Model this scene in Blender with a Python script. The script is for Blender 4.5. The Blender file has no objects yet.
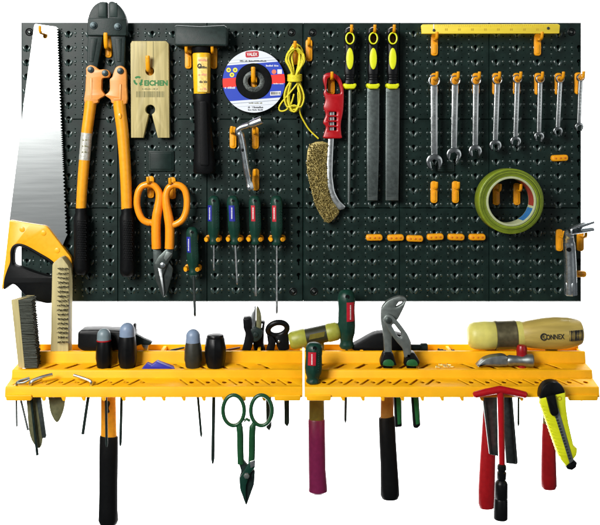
import bpy, bmesh, math, random
from mathutils import Vector, Matrix
from mathutils.geometry import tessellate_polygon

random.seed(7)
scene = bpy.context.scene
COL = scene.collection
S = 0.0015            # one unit of layout = 1.5 mm
D = 900.0             # viewing distance in those units
Z0 = 1.40             # height of the camera above the ground (m)
PI = math.pi

# ------------------------------------------------------------------ camera
cd = bpy.data.cameras.new('camera')
cam = bpy.data.objects.new('camera', cd); COL.objects.link(cam)
cam.location = (0, -D * S, Z0); cam.rotation_euler = (PI / 2, 0, 0)
cd.sensor_fit = 'HORIZONTAL'; cd.sensor_width = 36.0; cd.lens = 36.0 * D / 600.0
cd.shift_y = -(262.5 - 140.0) / 600.0
cd.clip_start = 0.05; cd.clip_end = 60
scene.camera = cam

# ------------------------------------------------------------------ world, lamps, exposure
w = bpy.data.worlds.new('World'); scene.world = w; w.use_nodes = True
w.node_tree.nodes['Background'].inputs[0].default_value = (0.9, 0.95, 1.0, 1)
w.node_tree.nodes['Background'].inputs[1].default_value = 0.10
scene.view_settings.view_transform = 'Standard'
scene.view_settings.look = 'None'
scene.view_settings.exposure = 0.0
scene.view_settings.gamma = 1.0
scene.cycles.use_denoising = True
scene.cycles.max_bounces = 6


def lamp(name, loc, aim, sx, sy, watts, col=(1, 1, 1)):
    l = bpy.data.lights.new(name, 'AREA'); l.shape = 'RECTANGLE'; l.size = sx; l.size_y = sy
    l.energy = watts; l.color = col
    o = bpy.data.objects.new(name, l); COL.objects.link(o)
    o.location = loc
    o.rotation_euler = (Vector(aim) - Vector(loc)).to_track_quat('-Z', 'Y').to_euler()
    return o


lamp('key_softbox', (-1.08, -1.5, Z0 + 0.69), (0, 0, Z0 - 0.10), 0.85, 0.85, 58, (1, 0.985, 0.96))
lamp('added_fill', (1.9, -1.9, Z0 + 0.3), (0, 0, Z0 - 0.2), 1.4, 1.4, 6)  # unseen lamp added front right as general fill
lamp('backdrop_helper_above', (0, 1.1, Z0 + 2.0), (0, 2.4, Z0 - 0.4), 3.0, 0.4, 300)  # unseen light added so the backdrop clips to white
lamp('backdrop_helper_below', (0, 1.1, Z0 - 2.3), (0, 2.4, Z0 - 0.0), 3.0, 0.4, 300)  # unseen counterpart, added below for even white


# ------------------------------------------------------------------ materials
def c255(r, g, b):
    f = lambda v: (v / 255 / 12.92) if v / 255 <= 0.04045 else ((v / 255 + 0.055) / 1.055) ** 2.4
    return (f(r), f(g), f(b))


MATS = {}


def mat(name, rgb, rough=0.4, metal=0.0, var=0.12, scale=180, bump=0.08, bscale=900, spec=0.5, stretch=None, coat=0.0, tint=None, rvar=1.0):
    if name in MATS:
        return MATS[name]
    m = bpy.data.materials.new(name); m.use_nodes = True
    nt = m.node_tree; N = nt.nodes; L = nt.links
    b = N['Principled BSDF']
    tc = N.new('ShaderNodeTexCoord'); mp = N.new('ShaderNodeMapping')
    L.new(tc.outputs['Object'], mp.inputs['Vector'])
    if stretch:
        mp.inputs['Scale'].default_value = stretch
    n = N.new('ShaderNodeTexNoise'); n.inputs['Scale'].default_value = scale; n.inputs['Detail'].default_value = 4
    L.new(mp.outputs[0], n.inputs['Vector'])
    r = N.new('ShaderNodeValToRGB')
    lo = [max(0, x * (1 - var)) for x in rgb]; hi = [min(1, x * (1 + var)) for x in (tint or rgb)]
    r.color_ramp.elements[0].position = 0.3; r.color_ramp.elements[1].position = 0.7
    r.color_ramp.elements[0].color = (*lo, 1); r.color_ramp.elements[1].color = (*hi, 1)
    L.new(n.outputs['Fac'], r.inputs['Fac'])
    L.new(r.outputs['Color'], b.inputs['Base Color'])
    mr = N.new('ShaderNodeMapRange')
    mr.inputs['To Min'].default_value = max(0.03, rough - 0.08 * rvar); mr.inputs['To Max'].default_value = min(1, rough + 0.1 * rvar)
    L.new(n.outputs['Fac'], mr.inputs['Value']); L.new(mr.outputs[0], b.inputs['Roughness'])
    b.inputs['Metallic'].default_value = metal
    b.inputs['Specular IOR Level'].default_value = spec
    b.inputs['Coat Weight'].default_value = coat
    if bump:
        n2 = N.new('ShaderNodeTexNoise'); n2.inputs['Scale'].default_value = bscale; n2.inputs['Detail'].default_value = 3
        L.new(mp.outputs[0], n2.inputs['Vector'])
        bp = N.new('ShaderNodeBump'); bp.inputs['Strength'].default_value = bump; bp.inputs['Distance'].default_value = 0.0006
        L.new(n2.outputs['Fac'], bp.inputs['Height']); L.new(bp.outputs[0], b.inputs['Normal'])
    MATS[name] = m
    return m


BOARD = mat('board_plastic', (0.0050, 0.0150, 0.0125), 0.38, bump=0.12, bscale=700, var=0.35, scale=60, spec=0.28)
STUD_GLINT = mat('board_stud_glint', (0.020, 0.040, 0.036), 0.27, bump=0.0, var=0.3, spec=0.75)  # paler than the board plastic: part of the studs' glint is in the colour
BOARDHOLE = mat('board_back', (0.003, 0.005, 0.005), 0.7)
YEL = mat('shelf_yellow', c255(245, 177, 12), 0.5, var=0.07, scale=45, bump=0.12, bscale=1200, spec=0.3)
HOOK = mat('hook_yellow', c255(232, 156, 14), 0.4, var=0.08, spec=0.35)
SAWY = mat('saw_yellow', c255(248, 172, 24), 0.35, var=0.05)
BOLTY = mat('bolt_cutter_yellow', c255(235, 158, 24), 0.3, var=0.06, coat=0.3)
BOLTP = mat('bolt_cutter_plate', c255(216, 142, 64), 0.42, var=0.06)
BLACK = mat('black_rubber', (0.003, 0.0035, 0.004), 0.5, bump=0.2, spec=0.12)
BLACKG = mat('black_gloss', (0.003, 0.0035, 0.004), 0.36, spec=0.2)
JAW = mat('blackened_steel', (0.0095, 0.0195, 0.0175), 0.45, metal=0.0, bump=0.3, spec=0.25, var=0.3)
STEEL = mat('steel', (0.70, 0.74, 0.74), 0.3, metal=1.0, var=0.1, bump=0.05)
STEELP = mat('polished_steel', (0.5, 0.54, 0.54), 0.19, metal=1.0, var=0.08, bump=0.02)
DULL = mat('dull_steel', (0.30, 0.33, 0.32), 0.36, metal=0.9, var=0.15)
CHROME = mat('chrome', (0.66, 0.72, 0.74), 0.27, metal=1.0, var=0.06, bump=0.02)
SAWST = mat('saw_blade_steel', (0.62, 0.655, 0.655), 0.25, metal=1.0, var=0.01, scale=25, bump=0.004, bscale=120, stretch=(0.7, 14, 14), rvar=0.25)
DSTEEL = mat('dark_steel', (0.09, 0.11, 0.105), 0.38, metal=0.85, var=0.2)
FILE = mat('file_steel', (0.15, 0.18, 0.175), 0.45, metal=0.8, var=0.12)
GSTEEL = mat('grey_tool_steel', (0.17, 0.195, 0.185), 0.42, metal=0.6, var=0.12)
OLIVEST = mat('olive_blade', (0.17, 0.17, 0.085), 0.45, metal=0.45, var=0.2)
ORANGE = mat('snip_orange', c255(248, 150, 22), 0.3, var=0.05)
LIME = mat('lime_plastic', c255(218, 224, 22), 0.38, var=0.05)
GREEN = mat('handle_green', (0.004, 0.034, 0.022), 0.36, var=0.15, spec=0.35)
GREENS = mat('snip_green', (0.008, 0.062, 0.020), 0.32, var=0.15)
GREENB = mat('bright_green', (0.008, 0.10, 0.025), 0.4)
BLUE = mat('label_blue', c255(26, 34, 140), 0.4)
BLUEP = mat('blue_plastic', c255(32, 30, 150), 0.4)
RED = mat('label_red', c255(178, 20, 40), 0.4)
REDH = mat('red_paint', c255(144, 6, 16), 0.34, var=0.12, coat=0.1)
REDP = mat('red_plastic', c255(166, 9, 20), 0.3, var=0.08)
PURPLE = mat('purple_paint', c255(108, 18, 66), 0.4, var=0.12)
OLIVE = mat('olive_plastic', c255(150, 152, 56), 0.42, var=0.12)
OLIVED = mat('olive_dark', c255(104, 96, 30), 0.45, var=0.15)
PALE = mat('pale_plastic', c255(206, 198, 102), 0.45, var=0.08, scale=90, bump=0.15, bscale=400)
WOOD = mat('pale_wood', c255(166, 152, 98), 0.55, var=0.14, scale=16, stretch=(14, 14, 0.9), bump=0.2, bscale=60, tint=c255(182, 168, 114))
BRUSHW = mat('brush_wood', c255(178, 166, 116), 0.6, var=0.12, scale=18, stretch=(12, 12, 0.8), bump=0.2, bscale=60)
MALLETW = mat('mallet_wood', c255(176, 154, 78), 0.42, var=0.14, scale=16, stretch=(0.9, 12, 12), bump=0.12, bscale=60, coat=0.25)
HWOOD = mat('handle_wood', c255(206, 150, 48), 0.42, var=0.15, scale=18, stretch=(12, 12, 0.8))
BRASS = mat('brass_wire', c255(168, 152, 92), 0.45, metal=0.35, var=0.35, scale=500)
BRIST = mat('dark_bristle', (0.042, 0.048, 0.036), 0.6, var=0.4, scale=600)
WIRE = mat('bristle_wire', (0.035, 0.033, 0.026), 0.4, metal=0.5)
GREYD = mat('grey_cap', c255(112, 128, 134), 0.4, var=0.08)
GREYB = mat('blue_grey_cap', c255(118, 136, 160), 0.4, var=0.08)
DOLIVE = mat('dark_olive_rubber', (0.018, 0.019, 0.012), 0.5, var=0.2)
CORD = mat('cord_yellow', c255(222, 208, 40), 0.55, var=0.15, scale=800, bump=0.5, bscale=1500)
RULER = mat('ruler_yellow', c255(234, 208, 56), 0.5, var=0.08, scale=20, stretch=(1, 12, 12))
RULERL = mat('ruler_print', c255(200, 170, 44), 0.6)
TAPEG = mat('tape_green', c255(124, 142, 28), 0.4, var=0.12, coat=0.1)
TAPED = mat('tape_dark_layer', c255(44, 60, 8), 0.4)
CORE = mat('tape_core', c255(168, 176, 136), 0.6, var=0.05)
CORER = mat('tape_core_red', c255(150, 52, 40), 0.6)
COREB = mat('tape_core_blue', c255(40, 110, 170), 0.6)
WHITE = mat('label_white', c255(232, 234, 232), 0.5, var=0.02)
SILVL = mat('label_silver', c255(196, 196, 186), 0.35, metal=0.3, var=0.25, scale=400)
PINK = mat('label_pink', c255(222, 150, 120), 0.5)
INKG = mat('ink_green', c255(26, 110, 48), 0.6)
INK = mat('ink_black', (0.012, 0.012, 0.012), 0.6)
INKF = mat('ink_faded', c255(120, 116, 76), 0.7)
DOTY = mat('pictogram_yellow', c255(236, 220, 60), 0.5)
KGREY = mat('knife_rail', (0.20, 0.23, 0.22), 0.4, metal=0.7)
BROWN = mat('hole_brown', (0.05, 0.03, 0.006), 0.7)
GRIND = mat('abrasive_black', (0.004, 0.005, 0.005), 0.8, bump=0.4, bscale=2500, var=0.4, spec=0.12)
BACK = mat('backdrop_white', (0.88, 0.88, 0.88), 0.9, var=0.0, bump=0)


# ------------------------------------------------------------------ geometry helpers
def kk(d):
    return (D - d) / D


def P(px, py, d):
    """a point of the layout: what stands d in front of the board at that place"""
    k = kk(d)
    return Vector(((px - 300) * k, -d, (140 - py) * k))


class MB:
    def __init__(s):
        s.v = []; s.f = []

    def add(s, vs, fs):
        o = len(s.v)
        s.v.extend(vs); s.f.extend([tuple(i + o for i in f) for f in fs])
        return s


def area2(l):
    return sum(l[i][0] * l[(i + 1) % len(l)][1] - l[(i + 1) % len(l)][0] * l[i][1] for i in range(len(l)))


def inset(l, b):
    n = len(l); out = []
    for i in range(n):
        p0, p, p1 = l[i - 1], l[i], l[(i + 1) % n]
        e0 = Vector((p[0] - p0[0], p[1] - p0[1])); e1 = Vector((p1[0] - p[0], p1[1] - p[1]))
        if e0.length < 1e-6: e0 = e1.copy()
        if e1.length < 1e-6: e1 = e0.copy()
        if e0.length < 1e-6:
            out.append(tuple(p)); continue
        e0.normalize(); e1.normalize()
        n0 = Vector((-e0.y, e0.x)); n1 = Vector((-e1.y, e1.x))
        m = n0 + n1
        if m.length < 0.35:
            m = n0
            q = b
        else:
            m.normalize(); q = min(b / max(0.45, m.dot(n0)), b * 2.0)
        out.append((p[0] + m.x * q, p[1] + m.y * q))
    return out


XY = (Vector((0, 0, 0)), Vector((1, 0, 0)), Vector((0, 0, 1)), Vector((0, -1, 0)))


def slab(mb, outer, w0, w1, bev=0.5, holes=(), fr=XY, bev_back=False):
    """a plate with a rounded front edge: outline (u, v), thickness w0..w1 in frame fr"""
    O, U, V, W = fr
    loops = []
    o = [tuple(p) for p in outer]
    if area2(o) < 0: o.reverse()
    loops.append(o)
    for h in holes:
        h = [tuple(p) for p in h]
        if area2(h) > 0: h.reverse()
        loops.append(h)
    base = len(mb.v)
    if bev > 0:
        lay = [(w0, 0.0), (w1 - bev, 0.0), (w1 - bev * 0.35, bev * 0.3), (w1, bev)]
        if bev_back: lay = [(w0, bev), (w0 + bev * .35, bev * .3), (w0 + bev, 0)] + lay[1:]
    else:
        lay = [(w0, 0.0), (w1, 0.0)]
    rings = []
    vs = []; fs = []
    for (ww, b) in lay:
        rr = []
        for l in loops:
            ll = inset(l, b) if b else l
            st = len(vs)
            vs.extend([O + U * p[0] + V * p[1] + W * ww for p in ll])
            rr.append((st, ll))
        rings.append(rr)
    for a in range(len(rings) - 1):
        for li in range(len(loops)):
            n = len(loops[li]); s0 = rings[a][li][0]; s1 = rings[a + 1][li][0]
            for i in range(n):
                j = (i + 1) % n
                fs.append((s0 + i, s0 + j, s1 + j, s1 + i))
    for idx, flip in ((-1, False), (0, True)):
        pl = [[Vector((p[0], p[1], 0)) for p in l] for _, l in rings[idx]]
        ids = [st + i for st, l in rings[idx] for i in range(len(l))]
        flat = [p for l in pl for p in l]
        for t in tessellate_polygon(pl):
            a, b_, c = t
            cr = (flat[b_] - flat[a]).cross(flat[c] - flat[a]).z
            if abs(cr) < 1e-9: continue
            t = (a, b_, c) if (cr > 0) != flip else (c, b_, a)
            fs.append(tuple(ids[i] for i in t))
    mb.add(vs, fs)
    return mb


def pl(mb, pts, d0, d1, bev=0.5, holes=(), kd=None):
    """plate parallel to the board, outline read at depth kd (default its front)"""
    k = kk(d1 if kd is None else kd)
    cv = lambda l: [((p[0] - 300) * k, (140 - p[1]) * k) for p in l]
    return slab(mb, cv(pts), d0, d1, bev, [cv(h) for h in holes])


def sm(pts, n=4, closed=True):
    """Catmull-Rom through the points"""
    out = []; m = len(pts)
    rng = range(m) if closed else range(m - 1)
    for i in rng:
        if closed:
            p0, p1, p2, p3 = [pts[(i + q - 1) % m] for q in range(4)]
        else:
            p0 = pts[max(0, i - 1)]; p1 = pts[i]; p2 = pts[i + 1]; p3 = pts[min(m - 1, i + 2)]
        for s in range(n):
            t = s / n
            out.append(tuple(0.5 * (2 * b + (c - a) * t + (2 * a - 5 * b + 4 * c - e) * t * t + (-a + 3 * b - 3 * c + e) * t ** 3)
                             for a, b, c, e in zip(p0, p1, p2, p3)))
    if not closed: out.append(tuple(pts[-1]))
    return out


def fil(pts, r, n=4):
    """polygon with rounded corners"""
    out = []; m = len(pts)
    rs = r if isinstance(r, (list, tuple)) else [r] * m
    for i in range(m):
        a, b, c = Vector(pts[i - 1]), Vector(pts[i]), Vector(pts[(i + 1) % m])
        u = (a - b); v = (c - b)
        q = min(rs[i], u.length * 0.48, v.length * 0.48)
        if q < 0.05:
            out.append(tuple(b)); continue
        p0 = b + u.normalized() * q; p1 = b + v.normalized() * q
        for s in range(n + 1):
            t = s / n
            out.append(tuple(p0 * (1 - t) ** 2 + b * 2 * t * (1 - t) + p1 * t * t))
    return out


def ell(cx, cy, rx, ry=None, n=24, rot=0.0, a0=0.0, a1=2 * PI):
    ry = rx if ry is None else ry
    out = []
    full = abs(a1 - a0 - 2 * PI) < 1e-6
    for i in range(n if full else n + 1):
        a = a0 + (a1 - a0) * i / n
        x, y = rx * math.cos(a), ry * math.sin(a)
        out.append((cx + x * math.cos(rot) - y * math.sin(rot), cy + x * math.sin(rot) + y * math.cos(rot)))
    return out


def rect(x0, y0, x1, y1):
    return [(x0, y0), (x1, y0), (x1, y1), (x0, y1)]


def tube(mb, pts, rad, seg=10, cap=True, flat=(1.0, 1.0), ref=None, mod=None, closed=False):
    """sweep a circle (or flattened, modulated circle) along world points"""
    pts = [Vector(p) for p in pts]; n = len(pts)
    rad = [rad] * n if isinstance(rad, (int, float)) else list(rad)
    tang = []
    for i in range(n):
        if closed: t = pts[(i + 1) % n] - pts[i - 1]
        else: t = pts[min(n - 1, i + 1)] - pts[max(0, i - 1)]
        if t.length < 1e-7: t = tang[-1].copy() if tang else Vector((0, 0, 1))
        tang.append(t.normalized())
    r0 = Vector(ref) if ref else (Vector((0, -1, 0)) if abs(tang[0].y) < 0.9 else Vector((0, 0, 1)))
    nrm = (r0 - tang[0] * r0.dot(tang[0])).normalized()
    vs = []; fs = []
    for i in range(n):
        nn = nrm - tang[i] * nrm.dot(tang[i])
        if nn.length > 1e-6: nrm = nn.normalized()
        bn = tang[i].cross(nrm)
        for j in range(seg):
            a = 2 * PI * j / seg
            q = rad[i] * (mod(a, i) if mod else 1.0)
            vs.append(pts[i] + nrm * (math.cos(a) * q * flat[0]) + bn * (math.sin(a) * q * flat[1]))
    for i in range(n if closed else n - 1):
        i2 = (i + 1) % n
        for j in range(seg):
            j2 = (j + 1) % seg
            fs.append((i * seg + j, i * seg + j2, i2 * seg + j2, i2 * seg + j))
    if cap and not closed:
        fs.append(tuple(range(seg - 1, -1, -1)))
        fs.append(tuple((n - 1) * seg + j for j in range(seg)))
    mb.add(vs, fs)
    return mb


def lathe(mb, a, b, prof, seg=20, mod=None, flat=(1, 1), ref=None):
    """turned shape from a to b; prof = [(t along, radius)]"""
    a = Vector(a); b = Vector(b)
    return tube(mb, [a.lerp(b, t) + (b - a).normalized() * (1e-5 * i) for i, (t, r) in enumerate(prof)], [r for t, r in prof], seg, True, flat, ref, mod)


def torus(mb, c, R, r, ax_u, ax_v, n=32, seg=10, flat=(1, 1), e=1.0):
    c = Vector(c); u = Vector(ax_u); v = Vector(ax_v)
    return tube(mb, [c + u * (R * math.cos(2 * PI * i / n)) + v * (R * e * math.sin(2 * PI * i / n)) for i in range(n)], r, seg, flat=flat, closed=True,
                ref=u.cross(v))


def dome(r0, h0, n=5):
    """profile of a half ball end"""
    return [(h0 * (1 - math.cos(PI / 2 * i / n)), r0 * math.sin(PI / 2 * i / n)) for i in range(n + 1)]


# ------------------------------------------------------------------ objects
def root_origin(o):
    v = Vector((0, 0, 0))
    while o is not None:
        v += o.location; o = o.parent
    return v


def setp(o, label=None, cat=None, group=None, kind=None):
    if label: o['label'] = label
    if cat: o['category'] = cat
    if group: o['group'] = group
    if kind: o['kind'] = kind
    return o


def W(v):
    return Vector((v[0] * S, v[1] * S, v[2] * S + Z0))


def thing(name, at, label, cat, group=None, kind=None):
    o = bpy.data.objects.new(name, None); COL.objects.link(o)
    o.empty_display_size = 0.01
    o.location = W(at)
    return setp(o, label, cat, group, kind)


def part(name, mb, m, parent=None, label=None, ang=35):
    me = bpy.data.meshes.new(name)
    off = root_origin(parent) if parent else Vector((0, 0, 0))
    if parent is None:
        off = W(sum((Vector(v) for v in mb.v), Vector((0, 0, 0))) / len(mb.v))
    me.from_pydata([tuple(W(v) - off) for v in mb.v], [], mb.f)
    me.validate()
    me.materials.append(m)
    me.polygons.foreach_set('use_smooth', [True] * len(me.polygons))
    me.set_sharp_from_angle(angle=math.radians(ang))
    o = bpy.data.objects.new(name, me); COL.objects.link(o)
    if parent: o.parent = parent
    else: o.location = off
    if label: o['label'] = label
    return o


def solo(name, mb, m, label, cat, group=None, kind=None, ang=35):
    return setp(part(name, mb, m, None, None, ang), label, cat, group, kind)


def dup(root, at, label=None, group=None):
    r = root.copy(); COL.objects.link(r); r.location = W(at)
    if label: r['label'] = label
    if group: r['group'] = group
    for ch in list(root.children):
        c = ch.copy(); COL.objects.link(c); c.parent = r
        for g in list(ch.children):
            q = g.copy(); COL.objects.link(q); q.parent = c
    return r


def words(txt, px, py, h, d, m, parent, rot=0.0, bold=0.0, width=None, name='lettering', fr=None, thick=0.15):
    """lettering standing thick above depth d, cap height h, centred on px, py; or in a frame fr"""
    cu = bpy.data.curves.new('txt', 'FONT'); cu.body = txt; cu.align_x = 'CENTER'; cu.align_y = 'CENTER'
    cu.size = 1.0; cu.extrude = 0.0; cu.offset = bold; cu.resolution_u = 3
    ob = bpy.data.objects.new('txt', cu)
    me = bpy.data.meshes.new_from_object(ob)
    xs = [v.co.x for v in me.vertices]; ys = [v.co.y for v in me.vertices]
    cx, cy = (min(xs) + max(xs)) / 2, (min(ys) + max(ys)) / 2
    sy = h / (max(ys) - min(ys)); sx = width / (max(xs) - min(xs)) if width else sy
    k = kk(d)
    mb = MB()
    cr, sr = math.cos(rot), math.sin(rot)
    vs = []
    for v in me.vertices:
        x = (v.co.x - cx) * sx; y = (v.co.y - cy) * sy
        x, y = x * cr - y * sr, x * sr + y * cr
        if fr:
            O, U, V, Wd = fr
            vs.append(O + U * x + V * y + Wd * thick)
        else:
            q = P(px, py, d)
            vs.append(Vector((q.x + x * k, q.y - thick, q.z + y * k)))
    mb.add(vs, [tuple(p.vertices) for p in me.polygons])
    o = part(name, mb, m, parent)
    bpy.data.objects.remove(ob); bpy.data.curves.remove(cu); bpy.data.meshes.remove(me)
    return o


def tick_text(px0, px1, py, h, d, m, parent, rot=0, name='small_print', seed=0, fr=None):
    """print too small to read: a row of tiny strokes"""
    rnd = random.Random(seed)
    mb = MB(); x = px0
    while x < px1:
        ww = rnd.uniform(0.35, 0.8)
        if rnd.random() < 0.82:
            hh = h * rnd.choice((0.65, 1, 0.7, 1)); yy = py + (h - hh) / 2
            pl(mb, rect(x, yy - hh / 2, x + ww, yy + hh / 2), d + 0.05, d + 0.17, 0)
        x += ww + 0.28
    return part(name, mb, m, parent)


def barcode(px0, px1, py0, py1, d, m, parent, seed=0):
    rnd = random.Random(seed); mb = MB(); x = px0
    while x < px1:
        ww = rnd.choice((0.3, 0.5, 0.9))
        pl(mb, rect(x, py0, min(x + ww, px1), py1), d + 0.05, d + 0.17, 0)
        x += ww + rnd.choice((0.3, 0.5, 0.8))
    return part('barcode', mb, m, parent)


# ================================================================== SETTING
mb = MB()
mb.add([Vector((-4000, 1700, -4500)), Vector((4000, 1700, -4500)), Vector((4000, 1700, 3500)), Vector((-4000, 1700, 3500))], [(0, 1, 2, 3)])
wall = part('backdrop', mb, BACK); wall['kind'] = 'structure'

# ================================================================== PEGBOARDS
ROWS = [32.8 + 14.24 * i for i in range(19)]
COLL = [26.7 + 20.92 * i for i in range(14)]
COLR = [310.4 + 20.66 * i for i in range(14)]
TOP, BOT = 22.3, 302.0
YG = [119.2, 208.0]


def cell(mb, sb, x0, x1, y0, y1, cx, cy, keyhole=True, small=True):
    """one patch of the board: keyhole with chamfered rim, small holes and studs (layout x right, y down)"""
    outer = [(x0, -y1), (x1, -y1), (x1, -y0), (x0, -y0)]
    holes = []; cham = []
    if keyhole and x0 < cx < x1 and y0 < cy < y1:
        loop = []
        R = 2.1; sw = 0.7; low = 5.0
        for i in range(15):                              # round mouth with a slot hanging from it
            a = math.radians(-70 + 320 * i / 14)
            loop.append((cx + R * math.cos(a), -cy + R * math.sin(a)))
        loop += [(cx - sw, -(cy + low)), (cx + sw, -(cy + low))]
        lo_in = []
        for i in range(15):
            a = math.radians(-62 + 304 * i / 14)
            lo_in.append((cx + 1.4 * math.cos(a), -cy + 0.2 + 1.4 * math.sin(a)))
        lo_in += [(cx - 0.5, -(cy + low - 0.5)), (cx + 0.5, -(cy + low - 0.5))]
        holes.append(loop); cham.append((loop, lo_in, 1.7))
    if small:
        for (dx, dy, r) in ((-6.8, -3.6, .7), (6.8, -3.6, .7), (6.8, 3.6, .7), (-6.8, 3.6, .7)):
            hx, hy = cx + dx, cy + dy
            if x0 + 1.2 < hx < x1 - 1.2 and y0 + 1.2 < hy < y1 - 1.2:
                l = ell(hx, -hy, r, n=8)
                li = ell(hx, -hy + .15, r * 0.55, n=8)
                holes.append(l); cham.append((l, li, 0.5))
    v3 = lambda p, d: Vector((p[0] - 300, -d, p[1] + 140))
    loops = [outer] + holes
    flat = [p for l in loops for p in l]
    vs = [v3(p, 0) for p in flat]; fs = []
    for t in tessellate_polygon([[Vector((p[0], p[1], 0)) for p in l] for l in loops]):
        a, b, c = t
        A, B, C = flat[a], flat[b], flat[c]
        cr = (B[0] - A[0]) * (C[1] - A[1]) - (B[1] - A[1]) * (C[0] - A[0])
        if abs(cr) < 1e-9: continue
        fs.append((a, b, c) if cr > 0 else (c, b, a))
    mb.add(vs, fs)
    for l, li, dep in cham:
        n = len(l)
        vs = [v3(p, 0) for p in l] + [v3(p, -dep) for p in li] + [v3(p, -6) for p in li]
        fs = []
        for i in range(n):
            j = (i + 1) % n
            fs.append((i, i + n, j + n, j)); fs.append((i + n, i + 2 * n, j + 2 * n, j + n))
        mb.add(vs, fs)
    # raised round studs and two short lips added beside each slot to catch a V glint
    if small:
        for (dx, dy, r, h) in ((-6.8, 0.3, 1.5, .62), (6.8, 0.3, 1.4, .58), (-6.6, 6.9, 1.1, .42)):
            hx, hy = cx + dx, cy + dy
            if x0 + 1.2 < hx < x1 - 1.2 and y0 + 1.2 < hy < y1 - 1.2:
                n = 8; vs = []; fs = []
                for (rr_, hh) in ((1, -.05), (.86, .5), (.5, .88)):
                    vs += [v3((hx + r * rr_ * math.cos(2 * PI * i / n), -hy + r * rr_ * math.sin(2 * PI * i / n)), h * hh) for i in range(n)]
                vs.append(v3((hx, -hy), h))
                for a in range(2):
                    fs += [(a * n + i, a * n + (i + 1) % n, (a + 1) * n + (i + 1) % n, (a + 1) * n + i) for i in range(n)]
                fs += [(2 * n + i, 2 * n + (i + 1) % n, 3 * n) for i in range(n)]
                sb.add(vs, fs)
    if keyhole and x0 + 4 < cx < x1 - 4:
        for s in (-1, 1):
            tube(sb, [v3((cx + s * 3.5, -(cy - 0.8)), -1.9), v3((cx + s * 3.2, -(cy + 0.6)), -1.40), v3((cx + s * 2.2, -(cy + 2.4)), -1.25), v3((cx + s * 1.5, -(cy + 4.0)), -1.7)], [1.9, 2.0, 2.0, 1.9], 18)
    return mb


def pegboard(label, X0, X1, cols, xg, screws):
    t = thing('pegboard', Vector(((X0 + X1) / 2 - 300, 0, 140 - BOT)), label, 'pegboard', 'dark pegboard panels side by side')
    mb = MB(); sb = MB()
    gw = 0.55
    xb = [X0] + xg + [X1]; yb = [TOP] + YG + [BOT]
    for a in range(len(xb) - 1):
        for b in range(len(yb) - 1):
            tx0 = xb[a] + (gw if a else 1.0); tx1 = xb[a + 1] - (gw if a < len(xb) - 2 else 1.0)
            ty0 = yb[b] + (gw if b else 1.0); ty1 = yb[b + 1] - (gw if b < len(yb) - 2 else 1.0)
            cs = [c for c in cols if tx0 < c < tx1]; rs = [r for r in ROWS if ty0 < r < ty1]
            ex = [tx0] + [(cs[i] + cs[i + 1]) / 2 for i in range(len(cs) - 1)] + [tx1]
            ey = [ty0] + [rs[i] + 9.2 for i in range(len(rs) - 1)] + [ty1]
            for i, c in enumerate(cs):
                for j, r in enumerate(rs):
                    corner = (c in (cols[0], cols[-1])) and (r in (ROWS[0], ROWS[-1]))
                    cell(mb, sb, ex[i], ex[i + 1], ey[j], ey[j + 1], c, r, not corner, not corner)
            # the four sloping edges of each tile
            o = [(tx0, ty0), (tx1, ty0), (tx1, ty1), (tx0, ty1)]
            g = 1.0
            q = [(tx0 - gw if a else X0, ty0 - gw if b else TOP), (tx1 + gw if a < len(xb) - 2 else X1, ty0 - gw if b else TOP),
                 (tx1 + gw if a < len(xb) - 2 else X1, ty1 + gw if b < len(yb) - 2 else BOT), (tx0 - gw if a else X0, ty1 + gw if b < len(yb) - 2 else BOT)]
            vs = [Vector((p[0] - 300, 0, 140 - p[1])) for p in o] + [Vector((p[0] - 300, 1.1, 140 - p[1])) for p in q]
            mb.add(vs, [(i, i + 4, (i + 1) % 4 + 4, (i + 1) % 4) for i in range(4)])
    c4 = [(X0, TOP), (X1, TOP), (X1, BOT), (X0, BOT)]
    vs = [Vector((p[0] - 300, 1.1, 140 - p[1])) for p in c4] + [Vector((p[0] - 300, 9, 140 - p[1])) for p in c4]
    mb.add(vs, [(i, i + 4, (i + 1) % 4 + 4, (i + 1) % 4) for i in range(4)])
    part('panel', mb, BOARD, t, ang=50)
    part('raised_studs', sb, STUD_GLINT, t, ang=60)
    b = MB(); vs = [Vector((p[0] - 300 + (1 if p[0] == X0 else -1), 6, 140 - p[1])) for p in c4]
    b.add([Vector((v.x, 5.8, v.z)) for v in vs] + [Vector((v.x, 8.6, v.z)) for v in vs], [(0, 1, 2, 3)[::-1], (4, 5, 6, 7)] + [(i, i + 4, (i + 1) % 4 + 4, (i + 1) % 4) for i in range(4)])
    part('backing', b, BOARDHOLE, t)
    if X1 < 400:
        q = MB(); slab(q, rect(X1 - 303, 140 - BOT + .06, X1 - 297, 140 - TOP - .06), -10.6, -9.3, 0, fr=XY); part('seam_blocker', q, BOARD, t)  # unseen strip added to keep the bright backdrop out of the seam
    for (sx, sy) in screws:
        s = MB()
        torus(s, Vector((sx - 300, 0.1, 140 - sy)), 3.4, 0.7, (1, 0, 0), (0, 0, 1), 20, 6)
        tube(s, [Vector((sx - 300, 0.6, 140 - sy)), Vector((sx - 300, -0.9, 140 - sy)), Vector((sx - 300, -1.4, 140 - sy))], [2.3, 2.2, 1.3], 14)
        so = part('screw', s, BLACKG, t)
        s2 = MB(); pl(s2, rect(sx - 1.1, sy - .25, sx + 1.1, sy + .25), 1.35, 1.5, 0); pl(s2, rect(sx - .25, sy - 1.1, sx + .25, sy + 1.1), 1.38, 1.53, 0)
        part('cross_slot', s2, GSTEEL, so)
    return t


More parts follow.
